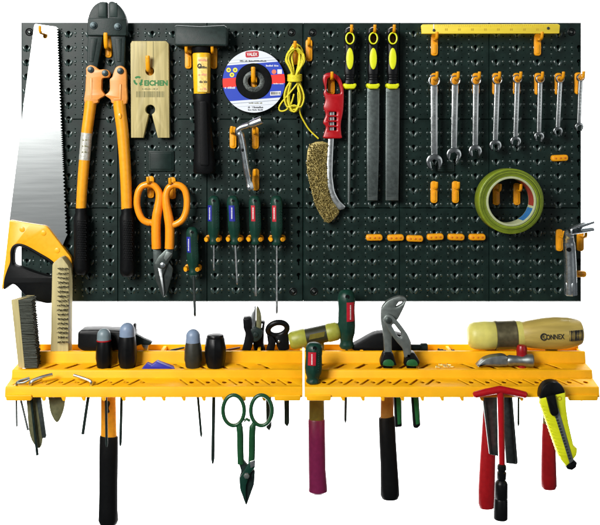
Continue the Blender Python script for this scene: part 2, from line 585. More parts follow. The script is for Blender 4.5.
pegboard('dark green left half of the wall pegboard, holding saw, bolt cutters, disc and orange snips', 21.0, 303.15, COLL, [117.8, 207.0],
         [(29.3, 32), (291.5, 32.5), (293.2, 291.5), (29.3, 291.5)])
pegboard('dark green right half of the wall pegboard, holding files, spanners and tape roll', 303.3, 581.3, COLR, [399.5, 489.0],
         [(312.5, 32.5), (571.5, 32), (314, 291.5), (572, 291.5)])


for px, py, hw, hh, lab in ((161, 161, 13, 10.5, 'dark moulded plate on the board between the wooden block and the orange snips'), (446, 167, 8.5, 5, 'dark moulded plate on the board below the two longest spanners')):
    mb = MB(); pl(mb, fil(rect(px - hw, py - hh, px + hw, py + hh), 1.2), -0.5, 1.9, .8); pl(mb, fil(rect(px - hw + 2, py - hh + 2, px + hw - 2, py + hh - 2), .8), 1.9, 2.6, .5)
    solo('moulded_plate', mb, BOARD, lab, 'plate')

# ================================================================== SHELVES
def shelf(label, X0, X1, dividers, tabs):
    t = thing('tool_shelf', Vector(((X0 + X1) / 2, 0, -237.6)), label, 'tool shelf', 'yellow stepped tool shelves side by side')
    mb = MB()
    FX = (Vector((0, 0, 0)), Vector((0, 1, 0)), Vector((0, 0, 1)), Vector((1, 0, 0)))
    FZ = (Vector((0, 0, 0)), Vector((1, 0, 0)), Vector((0, 1, 0)), Vector((0, 0, 1)))
    prof = lambda pts: [(-d, z) for d, z in pts]
    # back wall, front risers and lip
    slab(mb, prof([(2.5, -203.5), (4.6, -203), (5.2, -203.5), (5.2, -236), (2.5, -236)]), X0, X1, 0.4, fr=FX, bev_back=True)
    slab(mb, prof(fil([(22.5, -210), (22.6, -205), (27.2, -205.2), (29, -217.6), (29, -220), (26.6, -220), (25.2, -210)], [.2, 1.2, 1.6, .3, .2, .2, .2])), X0, X1, 0.4, fr=FX, bev_back=True)
    slab(mb, prof(fil([(44, -220.2), (44, -217.5), (48.2, -217.6), (50, -228.1), (50, -231), (47.5, -231), (46.3, -220.2)], [.2, .3, 1.5, .3, .2, .2, .2])), X0, X1, 0.4, fr=FX, bev_back=True)
    slab(mb, prof(fil([(64, -231), (64, -228.0), (67.9, -228.1), (69.6, -237.6), (67.6, -237.6), (66.4, -231)], [.2, .3, 1.5, .8, .5, .2])), X0, X1, 0.4, fr=FX, bev_back=True)
    mid = (X0 + X1) / 2
    # floors with slots
    def floor_(da, db, zb, z, w, step, s0, s1, skew, holes_round=False):
        hs = []
        x = X0 + step * 0.7
        while x < X1 - step * 0.9:
            sg = -1 if x < mid else 1
            if abs(x - mid) > step * 0.8:
                a = [(x - sg * skew - w / 2, -s0), (x - sg * skew + w / 2, -s0), (x + sg * skew + w / 2, -s1), (x + sg * skew - w / 2, -s1)]
                hs.append(a)
                if holes_round:
                    hs.append(ell(x + step / 2 * 0.98, -(s0 + s1) / 2 - 0.5, 2.3, 2.3, n=12))
            x += step
        sl = (zb - z) / (db - da)
        slab(mb, [(X0, -da), (X1, -da), (X1, -db), (X0, -db)], -0.7, 0, 0.12, hs, fr=(Vector((0, 0, zb + sl * da)), Vector((1, 0, 0)), Vector((0, 1, sl)), Vector((0, 0, 1))))
    slab(mb, [(X0 + 1, -5), (X1 - 1, -5), (X1 - 1, -23), (X0 + 1, -23)], -211.4, -209, 0, fr=FZ)
    slab(mb, [(X0 + 1, -4), (X1 - 1, -4), (X1 - 1, -67), (X0 + 1, -67)], -236.6, -235.4, 0, fr=FZ)  # bottom plate added to shut light out, so the slots look dark
    floor_(27.8, 45.2, -215.6, -217.6, 5.2, 20.3, 30.4, 43.4, 5.6)
    floor_(48.6, 65, -224.6, -228.1, 3.0, 15.3, 51.4, 63, 4.6, True)
    # raised round bosses on the middle step and tray dividers
    for x in dividers:
        slab(mb, rect(x - 1.6, -22.6, x + 1.6, -5), -209, -204.6, 0.5, fr=FZ)
    # end cheeks
    side = prof([(2.5, -203.6), (5.2, -203.6), (6, -207), (22, -207), (23, -205.2), (27, -205.4), (28.6, -216.0), (47.8, -217.9), (49.4, -225.2), (67.4, -228.4), (69, -237.4), (66, -237.4), (64, -232), (46, -232), (44, -221), (26, -221), (24, -213), (2.5, -213)])
    for (xa, xb) in ((X0 - 0.25, X0 + 2.2), (X1 - 2.2, X1 + 0.25)):
        slab(mb, side, xa, xb, 0.4, fr=FX, bev_back=True)
    body = part('shelf_body', mb, YEL, t)
    for k in range(14):                                    # little hooks under the front lip
        x = X0 + 17 + k * (X1 - X0 - 34) / 13
        q = MB()
        z = -237.5
        slab(q, fil([(x - 2.2, z), (x + 1.8, z), (x + 1.6, z - 3.4), (x - 0.6, z - 3.4)], 0.6), 66.9, 69.2, 0.3, fr=XY)
        part('peg_lug', q, YEL, t)
    for (xa, xb) in tabs:                                  # broad tabs at the ends of the lip
        q = MB()
        slab(q, fil([(xa, -235.0), (xb, -235.0), (xb - 0.8, -240.2), (xa + 0.8, -240.2)], 1.4), 67.4, 71.2, 0.7, fr=XY)
        part('end_tab', q, YEL, t)
    return t


SH_L = shelf('yellow stepped plastic tool shelf, left unit with wooden brushes at its end', -272.5, 2.2, [-134, -200, -40], [(-271.5, -247), (-24, 1)])
SH_R = shelf('yellow stepped plastic tool shelf, right unit with big wooden mallet at its end', 4.4, 276.5, [146, 60], [(5.5, 29), (247, 275)])


# ================================================================== HOOKS
def make_hook(long=False):
    t = thing('pegboard_hook', Vector((0, 0, 0)), 'hook', 'hook', 'yellow plastic pegboard hooks')
    b = MB()
    slab(b, fil([(-3.4, -11), (3.4, -11), (3.4, 11), (-3.4, 11)], 3.2, 6), 0.05, 2.6, 0.8)
    slab(b, fil([(-1.5, -9), (1.5, -9), (1.5, 1), (-1.5, 1)], 1.4), 2.6, 3.3, 0.3)
    part('base_plate', b, HOOK, t)
    a = MB()
    if long:
        tube(a, sm([(0, -2, -2), (0, -8, -2), (0, -11.5, -1), (0, -13.6, 3), (0, -14.6, 8), (0, -15, 12.6)], 4, False), [1.9] * 20 + [1.4], 12, flat=(0.8, 1.15))
    else:
        tube(a, sm([(0, -2, 4.4), (0, -8, 4.2), (0, -14, 4.0), (0, -17.4, 5.4), (0, -18.6, 8.4), (0, -19.0, 11.0)], 4, False), [1.35] * 20 + [1.05], 12, flat=(0.8, 1.15))
    part('arm', a, HOOK, t)
    return t


HK = [  # px, py of the base plate, what it does
    (434.2, 84, 'yellow hook carrying the longest spanner'), (455, 84, 'yellow hook carrying the second longest spanner'),
    (475.7, 84, 'yellow hook carrying the third longest spanner'), (495.5, 84, 'yellow hook carrying the fourth longest spanner'),
    (516.3, 84, 'yellow hook carrying the fifth longest spanner'), (537.6, 84, 'yellow hook carrying the third shortest spanner'),
    (558, 84, 'yellow hook carrying the second shortest spanner'), (577.8, 83.5, 'yellow hook carrying the shortest spanner at the board edge'),
    (433.8, 192, 'empty yellow hook below the longest spanner'), (455.2, 192, 'empty yellow hook below the second longest spanner, beside the tape roll'),
    (434.2, 45, 'yellow hook under the left end of the folding ruler'), (537.2, 45, 'yellow hook under the right end of the folding ruler'),
    (496, 194, 'yellow hook on the left inside the green tape roll'), (516.5, 194, 'yellow hook on the right inside the green tape roll'),
    (559, 240, 'yellow hook just left of the bent tube spanner at the right edge'), (580, 240, 'yellow hook behind the open end of the bent tube spanner'),
    (309, 50.5, 'empty yellow hook beside the yellow cord hank'), (295.2, 54, 'yellow hook holding the yellow cord hank'),
    (233.2, 137.5, 'yellow hook left of the hinged socket spanner elbow'), (255.5, 138, 'yellow hook under the socket arm of the hinged spanner'),
    (255.8, 179.5, 'yellow hook beside the lower end of the hinged socket spanner'),
    (188.5, 58, 'yellow hook left of the club hammer neck'), (214, 58, 'yellow hook right of the club hammer neck'),
    (151, 187, 'yellow hook through the left loop of the orange snips'),
    (172.6, 188, 'yellow hook through the right loop of the orange snips'), (331.4, 84, 'yellow hook in the red wire brush handle'),
    (350.6, 38, 'yellow hook in the eye of the narrow round file'), (373.4, 38, 'yellow hook in the eye of the middle flat file'),
    (392.4, 38, 'yellow hook in the eye of the right flat file'),     (45.2, 39, 'yellow hook through the tip of the saw blade'),
]
hk0 = make_hook()
for i, (px, py, lab) in enumerate(HK):
    if i == 0:
        hk0.location = W(P(px, py, 0)); hk0['label'] = lab
    else:
        dup(hk0, P(px, py, 0), lab)


hl0 = make_hook(True)
for i, (px, py, lab) in enumerate(((254, 80.6, 'yellow hook through the centre of the grinding disc'), (150.2, 69.6, 'yellow hook through the upper hole of the wooden block'),
                                   (108.8, 47, 'yellow hook between the arms of the bolt cutters'))):
    if i == 0: hl0.location = W(P(px, py, 0)); hl0['label'] = lab
    else: dup(hl0, P(px, py, 0), lab)


# double clips (wide oval, two soft fingers)
def make_clip():
    t = thing('tool_clip', Vector((0, 0, 0)), 'clip', 'clip', 'yellow plastic screwdriver clips')
    b = MB(); slab(b, fil([(-8.3, -3.2), (8.3, -3.2), (8.3, 3.2), (-8.3, 3.2)], 3.1, 6), 0.05, 3.4, 1.0)
    part('base_plate', b, HOOK, t)
    for s in (-1, 1):
        f = MB()
        tube(f, sm([(s * 5.0, -3, 0), (s * 6.6, -7, 0), (s * 6.4, -11.5, 0), (s * 5.2, -14.5, 0), (s * 6.2, -16.5, 0)], 3, False), [2.2] * 5 + [1.9] * 6 + [2.3, 2.0], 10, flat=(1, 1))
        part('finger', f, HOOK, t)
    return t


def make_flat_clip():
    t = thing('tool_clip', Vector((0, 0, 0)), 'clip', 'clip', 'yellow plastic magnetic clips')
    b = MB(); slab(b, fil([(-8.3, -3.2), (8.3, -3.2), (8.3, 3.2), (-8.3, 3.2)], 3.1, 6), 0.05, 5.5, 1.6)
    part('base_plate', b, HOOK, t)
    for s in (-4.6, 0.2, 4.6):
        f = MB(); slab(f, ell(s, 0, 1.15, 1.0, n=10), 5.5, 6.0, 0.3)
        part('rivet', f, mat('rivet_orange', c255(206, 112, 16), 0.4), t)
    return t


cl0 = make_clip()
CL = [(193.4, 267.2, 'yellow clip gripping the low blue-label screwdriver beside the orange snips'),
      (213.8, 238, 'yellow clip gripping the left blue-label screwdriver of the row of four'),
      (235.2, 237.8, 'yellow clip gripping the right blue-label screwdriver of the row of four'),
      (255.4, 237.8, 'yellow clip gripping the left red-label screwdriver of the row of four'),
      (277.2, 237.8, 'yellow clip gripping the right red-label screwdriver of the row of four')]
for i, (px, py, lab) in enumerate(CL):
    if i == 0: cl0.location = W(P(px, py, 0)); cl0['label'] = lab
    else: dup(cl0, P(px, py, 0), lab)
fc0 = make_flat_clip()
FC = [(374, 237.2, 'leftmost of the six empty yellow clips in a row'), (395.3, 237.4, 'second from left of the six empty yellow clips in a row'),
      (414.4, 238.2, 'third from left of the six empty yellow clips in a row'), (434.8, 236.6, 'third from right of the six empty yellow clips in a row'),
      (455.6, 236.8, 'second from right of the six empty yellow clips in a row'), (476.6, 236.8, 'rightmost of the six empty yellow clips in a row, below the tape roll'),
      (558.8, 158, 'lone empty yellow clip below the second shortest spanner'), (577, 273.5, 'yellow clip beside the bent tube spanner, overhanging the right board edge')]
for i, (px, py, lab) in enumerate(FC):
    if i == 0: fc0.location = W(P(px, py, 0)); fc0['label'] = lab; o = fc0
    else: o = dup(fc0, P(px, py, 0), lab)
    o.rotation_euler = (0, math.radians(random.uniform(-3, 4)), 0)


# ================================================================== HAND SAW
t = thing('hand_saw', P(38, 262, 6), 'hand saw with bright steel blade and yellow and black handle', 'saw')
mb = MB()
teeth = []
n = 74
edge = [(56.7, 27.2), (58.6, 75), (61.2, 131), (63, 170), (66.2, 236)]
def along(e, s):
    s *= len(e) - 1; i = min(int(s), len(e) - 2); f = s - i
    return (e[i][0] + (e[i + 1][0] - e[i][0]) * f, e[i][1] + (e[i + 1][1] - e[i][1]) * f)
for i in range(n):
    x, y = along(edge, i / n); x2, y2 = along(edge, (i + 0.5) / n)
    teeth += [(x - 0.6, y), (x2 + 1.5, y2)]
blade = [(35.6, 23.9)] + [(56.7, 26.8)] + teeth + [(66.2, 237), (60, 252), (9.5, 228), (9.4, 221), (20.4, 131), (23.4, 105), (34.2, 25)]
pl(mb, blade, 6.0, 6.9, 0.12, [ell(45.2, 36.3, 2.3, 2.3, n=12)])
part('blade', mb, SAWST, t, ang=20)
mb = MB()
hy = [(9.2, 220.4), (11, 220.2), (28, 223.2), (46.6, 226), (72.4, 259.6), (71.2, 272), (66, 296), (57, 303), (40, 300), (24, 292), (12, 276), (2.2, 290), (1.6, 287), (5.2, 258)]
hole = sm([(12.6, 262), (13, 251), (17, 246.4), (24, 247.4), (38, 255), (51, 263.6), (54, 271), (52, 277), (38, 274), (21, 268), (14.5, 266)], 4)
pl(mb, fil(hy, [1, 1, 2, 3, 5, 3, 6, 5, 6, 6, 6, 1, 1, 4]), 3.2, 10, 1.1, [hole])
part('handle', mb, SAWY, t)
mb = MB()
gr = sm([(9.5, 262), (10, 250), (15, 244), (24, 244.6), (38, 252), (53, 261.5), (58, 271), (62, 285), (60, 298), (50, 303.5), (38, 301.5), (26, 296.5), (17, 287), (12.5, 284.5), (8, 287), (3.4, 289.5), (3.6, 280), (6.6, 270)], 4)
hole2 = sm([(12.9, 262), (13.4, 251.5), (17.3, 247), (24, 248), (38, 255.6), (50.8, 264), (53.5, 271), (51.6, 276.3), (38, 273.4), (21.2, 267.4), (14.7, 265.4)], 4)
pl(mb, gr, 2.6, 11.2, 1.5, [hole2])
part('grip', mb, BLACK, t)
for (x, y) in ((22, 229.5), (43.4, 233), (57, 250.5)):
    mb = MB(); pl(mb, ell(x, y, 2.7, n=18), 10, 10.5, 0.35); part('rivet', mb, SAWY, t)

# ================================================================== BOLT CUTTERS
t = thing('bolt_cutters', P(106, 150, 9), 'large bolt cutters with orange handles, black grips and dark jaws', 'bolt cutters')
for s in (0, 1):
    mb = MB()
    if s == 0: o = [(107.2, 17.5), (107.2, 1.8), (100.5, 1.4), (94, 5), (89.5, 12), (87.4, 20), (87.2, 36), (104.5, 36), (107.2, 30)]
    else: o = [(108.6, 17.5), (108.6, 1.8), (113, 1.0), (118.8, 4.6), (124, 11.5), (126.8, 20), (126.6, 36), (110, 36), (108.6, 30)]
    pl(mb, fil(o, [.2, 1.2, 2.5, 4, 4, 3, 1, 1, 1]), 6.5, 14, 1.0)
    j = part('jaw', mb, JAW, t)
    mb = MB()
    xa, xb = (98.4, 106.0) if s == 0 else (109.8, 117.2)
    pl(mb, [(xa, 3.2 if s == 0 else 3.0), (xb, 2.6), (xb, 17), (xa, 17)], 14, 14.7, 0.5)
    part('cutting_edge', mb, mat('jaw_bevel', (0.017, 0.031, 0.028), 0.45, metal=0.0, spec=.25), j)
mb = MB(); pl(mb, fil([(87.6, 18), (126.4, 18), (126.2, 35.6), (87.6, 35.6)], 1.5), 14, 15.3, 0.6); part('link_plate', mb, JAW, t)
for x, y in ((93.4, 25.4), (117.7, 26.6)):
    mb = MB(); pl(mb, ell(x, y, 3.9, n=20), 15.3, 16.2, 0.4); pl(mb, ell(x, y, 2.4, n=6), 16.2, 17.6, 0.5); part('bolt', mb, mat('bolt_blue_steel', (0.035, 0.055, 0.06), 0.4, metal=0.5), t)
mb = MB(); pl(mb, fil([(87.8, 33), (103.5, 33), (96.5, 72), (86.6, 72)], 1), 8, 12.6, 0.8); part('jaw_arm', mb, JAW, t)
mb = MB(); pl(mb, fil([(90, 38), (97.5, 38), (93.2, 62), (89, 62)], 1), 12.6, 13.2, 0.5); part('arm_ridge', mb, JAW, t)
mb = MB(); pl(mb, fil([(110, 33), (125.4, 33), (124, 70), (115.5, 70)], 1), 8, 12.6, 0.8); part('jaw_arm', mb, JAW, t)
mb = MB(); pl(mb, fil([(114.6, 38), (121.6, 38), (121, 62), (117, 62)], 1), 12.6, 13.2, 0.5); part('arm_ridge', mb, JAW, t)
mb = MB()
pl(mb, sm([(86, 73), (86, 68), (90, 65), (95, 66.4), (99, 69.4), (104, 69.2), (108.4, 70.6), (109.8, 74), (108.2, 77.2), (104.5, 77.8), (101.8, 79), (101.4, 85), (101.6, 90), (104.8, 94.6), (104, 96), (98.6, 99.4), (97, 103), (84.6, 103), (85.2, 90)], 3), 9, 14.6, 0.8)
part('pivot_plate', mb, BOLTP, t)
mb = MB()
pl(mb, sm([(113.2, 73), (115.6, 67.6), (120, 65.6), (124, 67.4), (126, 72), (126.3, 85), (126.2, 103.4), (112.6, 103.4), (110.4, 99.5), (105.6, 96), (105.2, 94.8), (109.2, 91), (109.7, 85), (109.6, 79.5), (112, 77)], 3), 9, 14.2, 0.8)
part('pivot_plate', mb, BOLTP, t)
for o in ([(89.8, 78), (92.4, 78), (91.8, 98.8), (97.8, 98.8), (97.8, 100.2), (90, 100.2)], [(121.4, 84), (119.6, 84), (119.2, 98.6), (113.5, 98.6), (113.5, 100), (121, 100)]):
    mb = MB(); pl(mb, o, 14.3, 15.0, 0.3); part('raised_rib', mb, BOLTP, t)
for x, y in ((90.5, 69.6), (104.8, 73), (120, 70.8)):
    mb = MB(); pl(mb, ell(x, y, 3.2, n=18), 14, 16, 0.6); pl(mb, ell(x, y, 1.6, n=6), 16, 16.6, 0.2); part('bolt', mb, mat('bolt_blue_steel', (0, 0, 0)), t)
mb = MB()
lp = sm([(90.8, 101), (89.6, 112), (86.8, 133), (84.4, 160), (82.2, 188), (80.9, 212)], 5, False)
tube(mb, [P(x, y, 10) for x, y in lp], [5.9 - 1.0 * i / len(lp) for i in range(len(lp))], 16); h1 = part('handle', mb, BOLTY, t)
mb = MB()
rp = sm([(119.2, 101), (120.2, 112), (122.6, 131), (124.8, 160), (126.2, 188), (126.8, 212)], 5, False)
tube(mb, [P(x, y, 10) for x, y in rp], [6.3 - 1.0 * i / len(rp) for i in range(len(rp))], 16); h2 = part('handle', mb, BOLTY, t)
mb = MB(); lb = [p for p in lp if 131 < p[1] < 163]
tube(mb, [P(x, y, 10) for x, y in lb], [5.62 - 0.2 * i / len(lb) for i in range(len(lb))], 16); lbl = part('sticker', mb, SILVL, h1)
tick_text(82.5, 88.5, 140, 1.4, 15.4, INKF, t, seed=3); tick_text(82, 88, 146, 1.4, 15.4, INKF, t, seed=4); tick_text(81.6, 87.4, 152, 1.4, 15.4, INKF, t, seed=5)
mb = MB(); pl(mb, ell(119.8, 116, 1.7, 3, n=16), 15, 16.6, 0.4); part('boss', mb, BOLTY, h2)
for (a, b) in (((81, 208), (81.8, 274)), ((127, 208), (128, 276))):
    mb = MB()
    lathe(mb, P(*a, 10), P(*b, 10), [(0, 5.4), (0.03, 5.8), (0.08, 5.6), (0.14, 7.4), (0.3, 7.4), (0.6, 7.3), (0.9, 7.9), (0.96, 7.4), (1.0, 5.5)], 18)
    g = part('grip', mb, BLACK, t)
    mb = MB()
    cx = (a[0] + b[0]) / 2
    for r in range(18):
        y = a[1] + 13 + r * 2.3
        for q in range(5):
            x = cx - 3.6 + q * 1.8 + (0.9 if r % 2 else 0)
            pl(mb, ell(x, y, 0.62, 0.8, n=6), 16.3, 17.55, 0.2)
    part('grip_studs', mb, BLACK, g)

# ================================================================== WOODEN BLOCK
t = thing('wooden_block', P(150, 137, 6), 'pale wooden board with keyhole notch and green printing', 'wooden block')
mb = MB()
o = [(132, 41), (166, 41), (168.6, 43.6), (169.4, 137.8), (157.8, 137.8), (151.8, 114.2)] + ell(150.2, 109.6, 4.9, n=14, a0=math.radians(70), a1=math.radians(-250)) + [(148.6, 114.2), (143.2, 137.8), (131, 137.8), (130.4, 43.6)]
pl(mb, o, 3.4, 9.5, 0.5, [ell(149.8, 71.2, 4.3, n=18)])
part('board', mb, WOOD, t)
mb = MB(); pl(mb, [(146.6, 41.5), (152.9, 41.5), (152.9, 66.3), (146.6, 66.3)], 9.45, 9.62, 0); part('groove', mb, mat('groove_wood', c255(184, 168, 110), 0.6, var=0.1, scale=16, stretch=(14, 14, .9)), t)
for gx in (146.4, 153.1):
    mb = MB(); pl(mb, [(gx - .22, 41.5), (gx + .22, 41.5), (gx + .22, 66.3), (gx - .22, 66.3)], 9.4, 9.66, 0); part('groove_edge', mb, INKF, t)
words('EICHEN', 156, 83, 5.6, 9.5, INKG, t, bold=0.045, width=23.5)
mb = MB()
for k in range(3):
    a0 = math.radians(90 + 120 * k + 12); a1 = a0 + math.radians(86)
    pl(mb, ell(138, 80.6, 4.6, n=8, a0=a0, a1=a1) + ell(138, 80.6, 2.7, n=8, a0=a0, a1=a1)[::-1], 9.5, 9.68, 0)
pl(mb, [(139.6, 83.2), (143.2, 84.2), (140, 86)], 9.5, 9.66, 0)
part('emblem', mb, INKG, t)
tick_text(142, 157, 88.9, 1.3, 9.5, INKF, t, seed=9); barcode(136.2, 164.4, 91.3, 97.2, 9.5, INKF, t, 2)

# ================================================================== CLUB HAMMER
t = thing('club_hammer', P(202, 100, 10), 'club hammer with dark square head, yellow sleeve and black grip, hung head up', 'hammer')
mb = MB()
slab(mb, fil([((174.4 - 300) * .975, (140 - 26) * .975), ((176.5 - 300) * .975, (140 - 24.9) * .975), ((200 - 300) * .975, (140 - 26.2) * .975), ((224 - 300) * .975, (140 - 24.9) * .975), ((226.9 - 300) * .975, (140 - 27) * .975),
     ((227.1 - 300) * .975, (140 - 44.6) * .975), ((225 - 300) * .975, (140 - 46) * .975), ((176.6 - 300) * .975, (140 - 46) * .975), ((174.4 - 300) * .975, (140 - 44.4) * .975)], 0.6), 4, 22.5, 1.6)
part('head', mb, JAW, t)
mb = MB(); lathe(mb, P(201.3, 44, 12), P(201.5, 56, 12), [(0, 9.3), (.5, 9.2), (.7, 8), (1, 8)], 20, flat=(.8, 1)); part('neck', mb, BLACK, t)
mb = MB(); lathe(mb, P(201.5, 53.3, 12), P(202, 95, 12), [(0, 8.2), (.02, 8.9), (.5, 8.6), (.97, 8.1), (1, 7.5)], 24, flat=(.82, 1)); sl = part('sleeve', mb, mat('sleeve_yellow', c255(238, 184, 26), 0.3, var=0.06, coat=0.4), t)
mb = MB(); pl(mb, fil(rect(197.4, 57, 207.4, 92), 1), 18.7, 19.45, 0.2); lb = part('sticker', mb, mat('sticker_gold', c255(226, 196, 110), 0.35, var=0.25, scale=300), t)
for i in range(5):
    tick_text(198.4, 206.5, 60 + i * 7.2, 2.4, 19.5, INK if i % 2 else PINK, t, seed=20 + i)
mb = MB(); pl(mb, ell(199.4, 66, 2.2, 2.6, n=14), 19.4, 19.75, 0, [ell(199.4, 66, 1.1, 1.5, n=12)]); part('emblem', mb, INK, t)
mb = MB(); lathe(mb, P(202, 93.6, 12), P(204.6, 173.5, 12), [(0, 8.6), (.02, 9.4), (.1, 8.6), (.35, 8.4), (.6, 9.2), (.85, 10.6), (.97, 11.2), (1, 9.6)], 22, flat=(.75, 1)); g = part('grip', mb, BLACK, t)
mb = MB(); pl(mb, fil([(199.2, 101), (206.4, 101), (208.6, 166), (200, 166)], 2.5), 19.4, 20.6, 0.5); part('grip_panel', mb, BLACK, g)

# ================================================================== GRINDING DISC
t = thing('grinding_disc', P(253.8, 81.4, 7), 'round grinding disc with white, blue and red paper label', 'grinding disc')
mb = MB(); pl(mb, ell(253.8, 81.4, 31.9, n=72), 4, 8.2, 0.9, [ell(253.8, 81.4, 5.6, n=24)]); part('abrasive_body', mb, GRIND, t)
m = bpy.data.materials.new('disc_label'); m.use_nodes = True
nt = m.node_tree; N = nt.nodes; L = nt.links; b = N['Principled BSDF']; b.inputs['Roughness'].default_value = 0.45
tc = N.new('ShaderNodeTexCoord'); sp = N.new('ShaderNodeSeparateXYZ'); L.new(tc.outputs['Object'], sp.inputs[0])
rot = N.new('ShaderNodeMath'); rot.operation = 'MULTIPLY_ADD'; L.new(sp.outputs['X'], rot.inputs[0]); rot.inputs[1].default_value = -0.075; L.new(sp.outputs['Z'], rot.inputs[2])
rp_ = N.new('ShaderNodeValToRGB'); rp_.color_ramp.interpolation = 'CONSTANT'
mr = N.new('ShaderNodeMapRange'); mr.inputs['From Min'].default_value = -32 * S; mr.inputs['From Max'].default_value = 32 * S
L.new(rot.outputs[0], mr.inputs['Value']); L.new(mr.outputs[0], rp_.inputs['Fac'])
WH = (*c255(214, 220, 228), 1); BL = (*c255(28, 62, 178), 1); RD = (*c255(236, 44, 30), 1); LN = (*c255(120, 130, 150), 1)
cr = rp_.color_ramp
stops = [(0.0, WH), (0.118, LN), (0.124, WH), (0.175, LN), (0.181, WH), (0.215, BL), (0.435, RD), (0.575, BL), (0.775, WH), (0.80, LN), (0.806, WH), (0.845, LN), (0.851, WH)]
cr.elements[0].position = 0; cr.elements[0].color = WH
cr.elements[1].position = stops[1][0]; cr.elements[1].color = stops[1][1]
for p_, c_ in stops[2:]:
    e = cr.elements.new(p_); e.color = c_
L.new(rp_.outputs[0], b.inputs['Base Color'])
mb = MB(); pl(mb, ell(253.8, 81.4, 31.2, n=72), 8.2, 8.42, 0, [ell(253.8, 81.4, 18.2, n=48)], kd=8); lbo = part('paper_label', mb, m, t)
mb = MB(); pl(mb, ell(253.8, 81.4, 18, n=48), 8.2, 9.6, 1.2, [ell(253.8, 81.4, 9.6, n=36)]); part('raised_hub', mb, GRIND, t)
mb = MB(); pl(mb, ell(253.8, 81.4, 10.8, n=40), 8.2, 9.9, 0.4, [ell(253.8, 81.4, 6.0, n=30)]); part('metal_ring', mb, mat('ring_metal', (0.07, 0.08, 0.075), 0.5, metal=0.6, var=0.7, scale=500), t)
mb = MB(); pl(mb, fil([(245.4, 51.6), (258.6, 51.0), (258.8, 57), (245.6, 57.6)], 1.6), 8.45, 8.6, 0); part('name_panel', mb, RED, t)
words('VALEX', 252.1, 54.3, 3.3, 8.6, WHITE, t, bold=0.02, width=10.6)
mb = MB()
for x, y in ((228.6, 70.0), (235.2, 70.0), (231.9, 74.8)):
    pl(mb, ell(x, y, 2.3, n=16), 8.45, 8.6, 0)
part('pictogram', mb, DOTY, t)
mb = MB()
for x, y in ((228.6, 70.0), (235.2, 70.0), (231.9, 74.8)):
    pl(mb, ell(x, y, 1.1, 0.9, n=10), 8.6, 8.7, 0)
part('pictogram_ink', mb, INKF, t)
mb = MB(); pl(mb, ell(274, 71.8, 2.3, n=16), 8.45, 8.6, 0); part('pictogram', mb, mat('pictogram_orange', c255(228, 120, 90), 0.5), t)
mb = MB(); pl(mb, rect(277.4, 69.4, 281.9, 73.8), 8.45, 8.6, 0); part('pictogram', mb, WHITE, t)
mb = MB(); pl(mb, [(270.2, 91.6), (281, 91.0), (280.4, 95.2), (270.2, 95.6)], 8.45, 8.6, 0); part('code_panel', mb, WHITE, t)
barcode(271, 280, 91.9, 94.6, 8.6, INK, t, 5)
for i, (a, b_, y, h, mm) in enumerate(((239, 266, 60.9, 1.4, INK), (266, 278, 65.6, 1.7, WHITE), (224.8, 235, 87.6, 2.1, WHITE), (273.5, 283, 83.6, 1.2, WHITE), (248.8, 262, 103, 1.2, INKF), (248, 262.6, 107.2, 1.9, INK), (248, 262.4, 109.8, 1.3, INK))):
    tick_text(a, b_, y, h, 8.45, mm, t, seed=40 + i)

# ================================================================== YELLOW CORD
mb = MB()
def cordpath(i):
    rr = random.Random(100 + i)
    w1 = rr.uniform(3.2, 9.6); w2 = rr.uniform(3.5, 10.5); tp = 46.5 + rr.uniform(-2.2, 2.5); bt = 110 + rr.uniform(-7, 2.5)
    c = 295.6 + rr.uniform(-0.8, 0.8); d0 = rr.uniform(7, 15)
    s = 1
    q = [(c, tp, d0 + 3), (c + w1 * .7, tp + 4, d0 + 1), (c + w1, 57 + rr.uniform(-3, 4), d0), (c + w1 * .7, 66, d0), (294.5 + rr.uniform(0.8, 4.6), 76, d0),
         (294 + w2 * .8, 88, d0 + 1), (294.4 + w2, 98, d0), (294 + w2 * .7, 107, d0), (294, bt, d0 + 1), (294 - w2 * .7, 107, d0), (294 - w2, 98, d0), (294 - w2 * .8, 88, d0 + 1),
         (294.5 - rr.uniform(0.8, 4.6), 76, d0), (c - w1 * .7, 66, d0), (c - w1, 57 + rr.uniform(-3, 4), d0), (c - w1 * .7, tp + 4, d0 + 1)]
    return q
for i in range(9):
    tube(mb, [P(*q) for q in sm(cordpath(i), 3)], 0.85, 7, closed=True)
for i in range(5):
    c = 75.2 + i * 1.35
    tube(mb, [P(294.7 + 6.6 * math.cos(a), c + 0.6 * math.sin(a * 1) + random.uniform(-.15, .15), 11.5 + 6.5 * math.sin(a)) for a in [2 * PI * j / 18 for j in range(18)]], 0.9, 7, closed=True)
tube(mb, [P(*q) for q in sm([(297, 84, 15), (289, 94, 14), (282, 102, 10), (279, 107.6, 8), (280.5, 111, 8), (286, 110, 9), (291, 104, 12), (294, 94, 14)], 4, False)], 0.85, 7)
tube(mb, [P(*q) for q in sm([(298, 92, 14), (298.6, 104, 12), (300.4, 114, 9), (304, 121.5, 6), (309.5, 130, 4), (318.5, 138.6, 3)], 4, False)], 0.85, 7)
solo('cord_hank', mb, CORD, 'hank of thin yellow cord tied in the middle with one loose end', 'cord', ang=60)

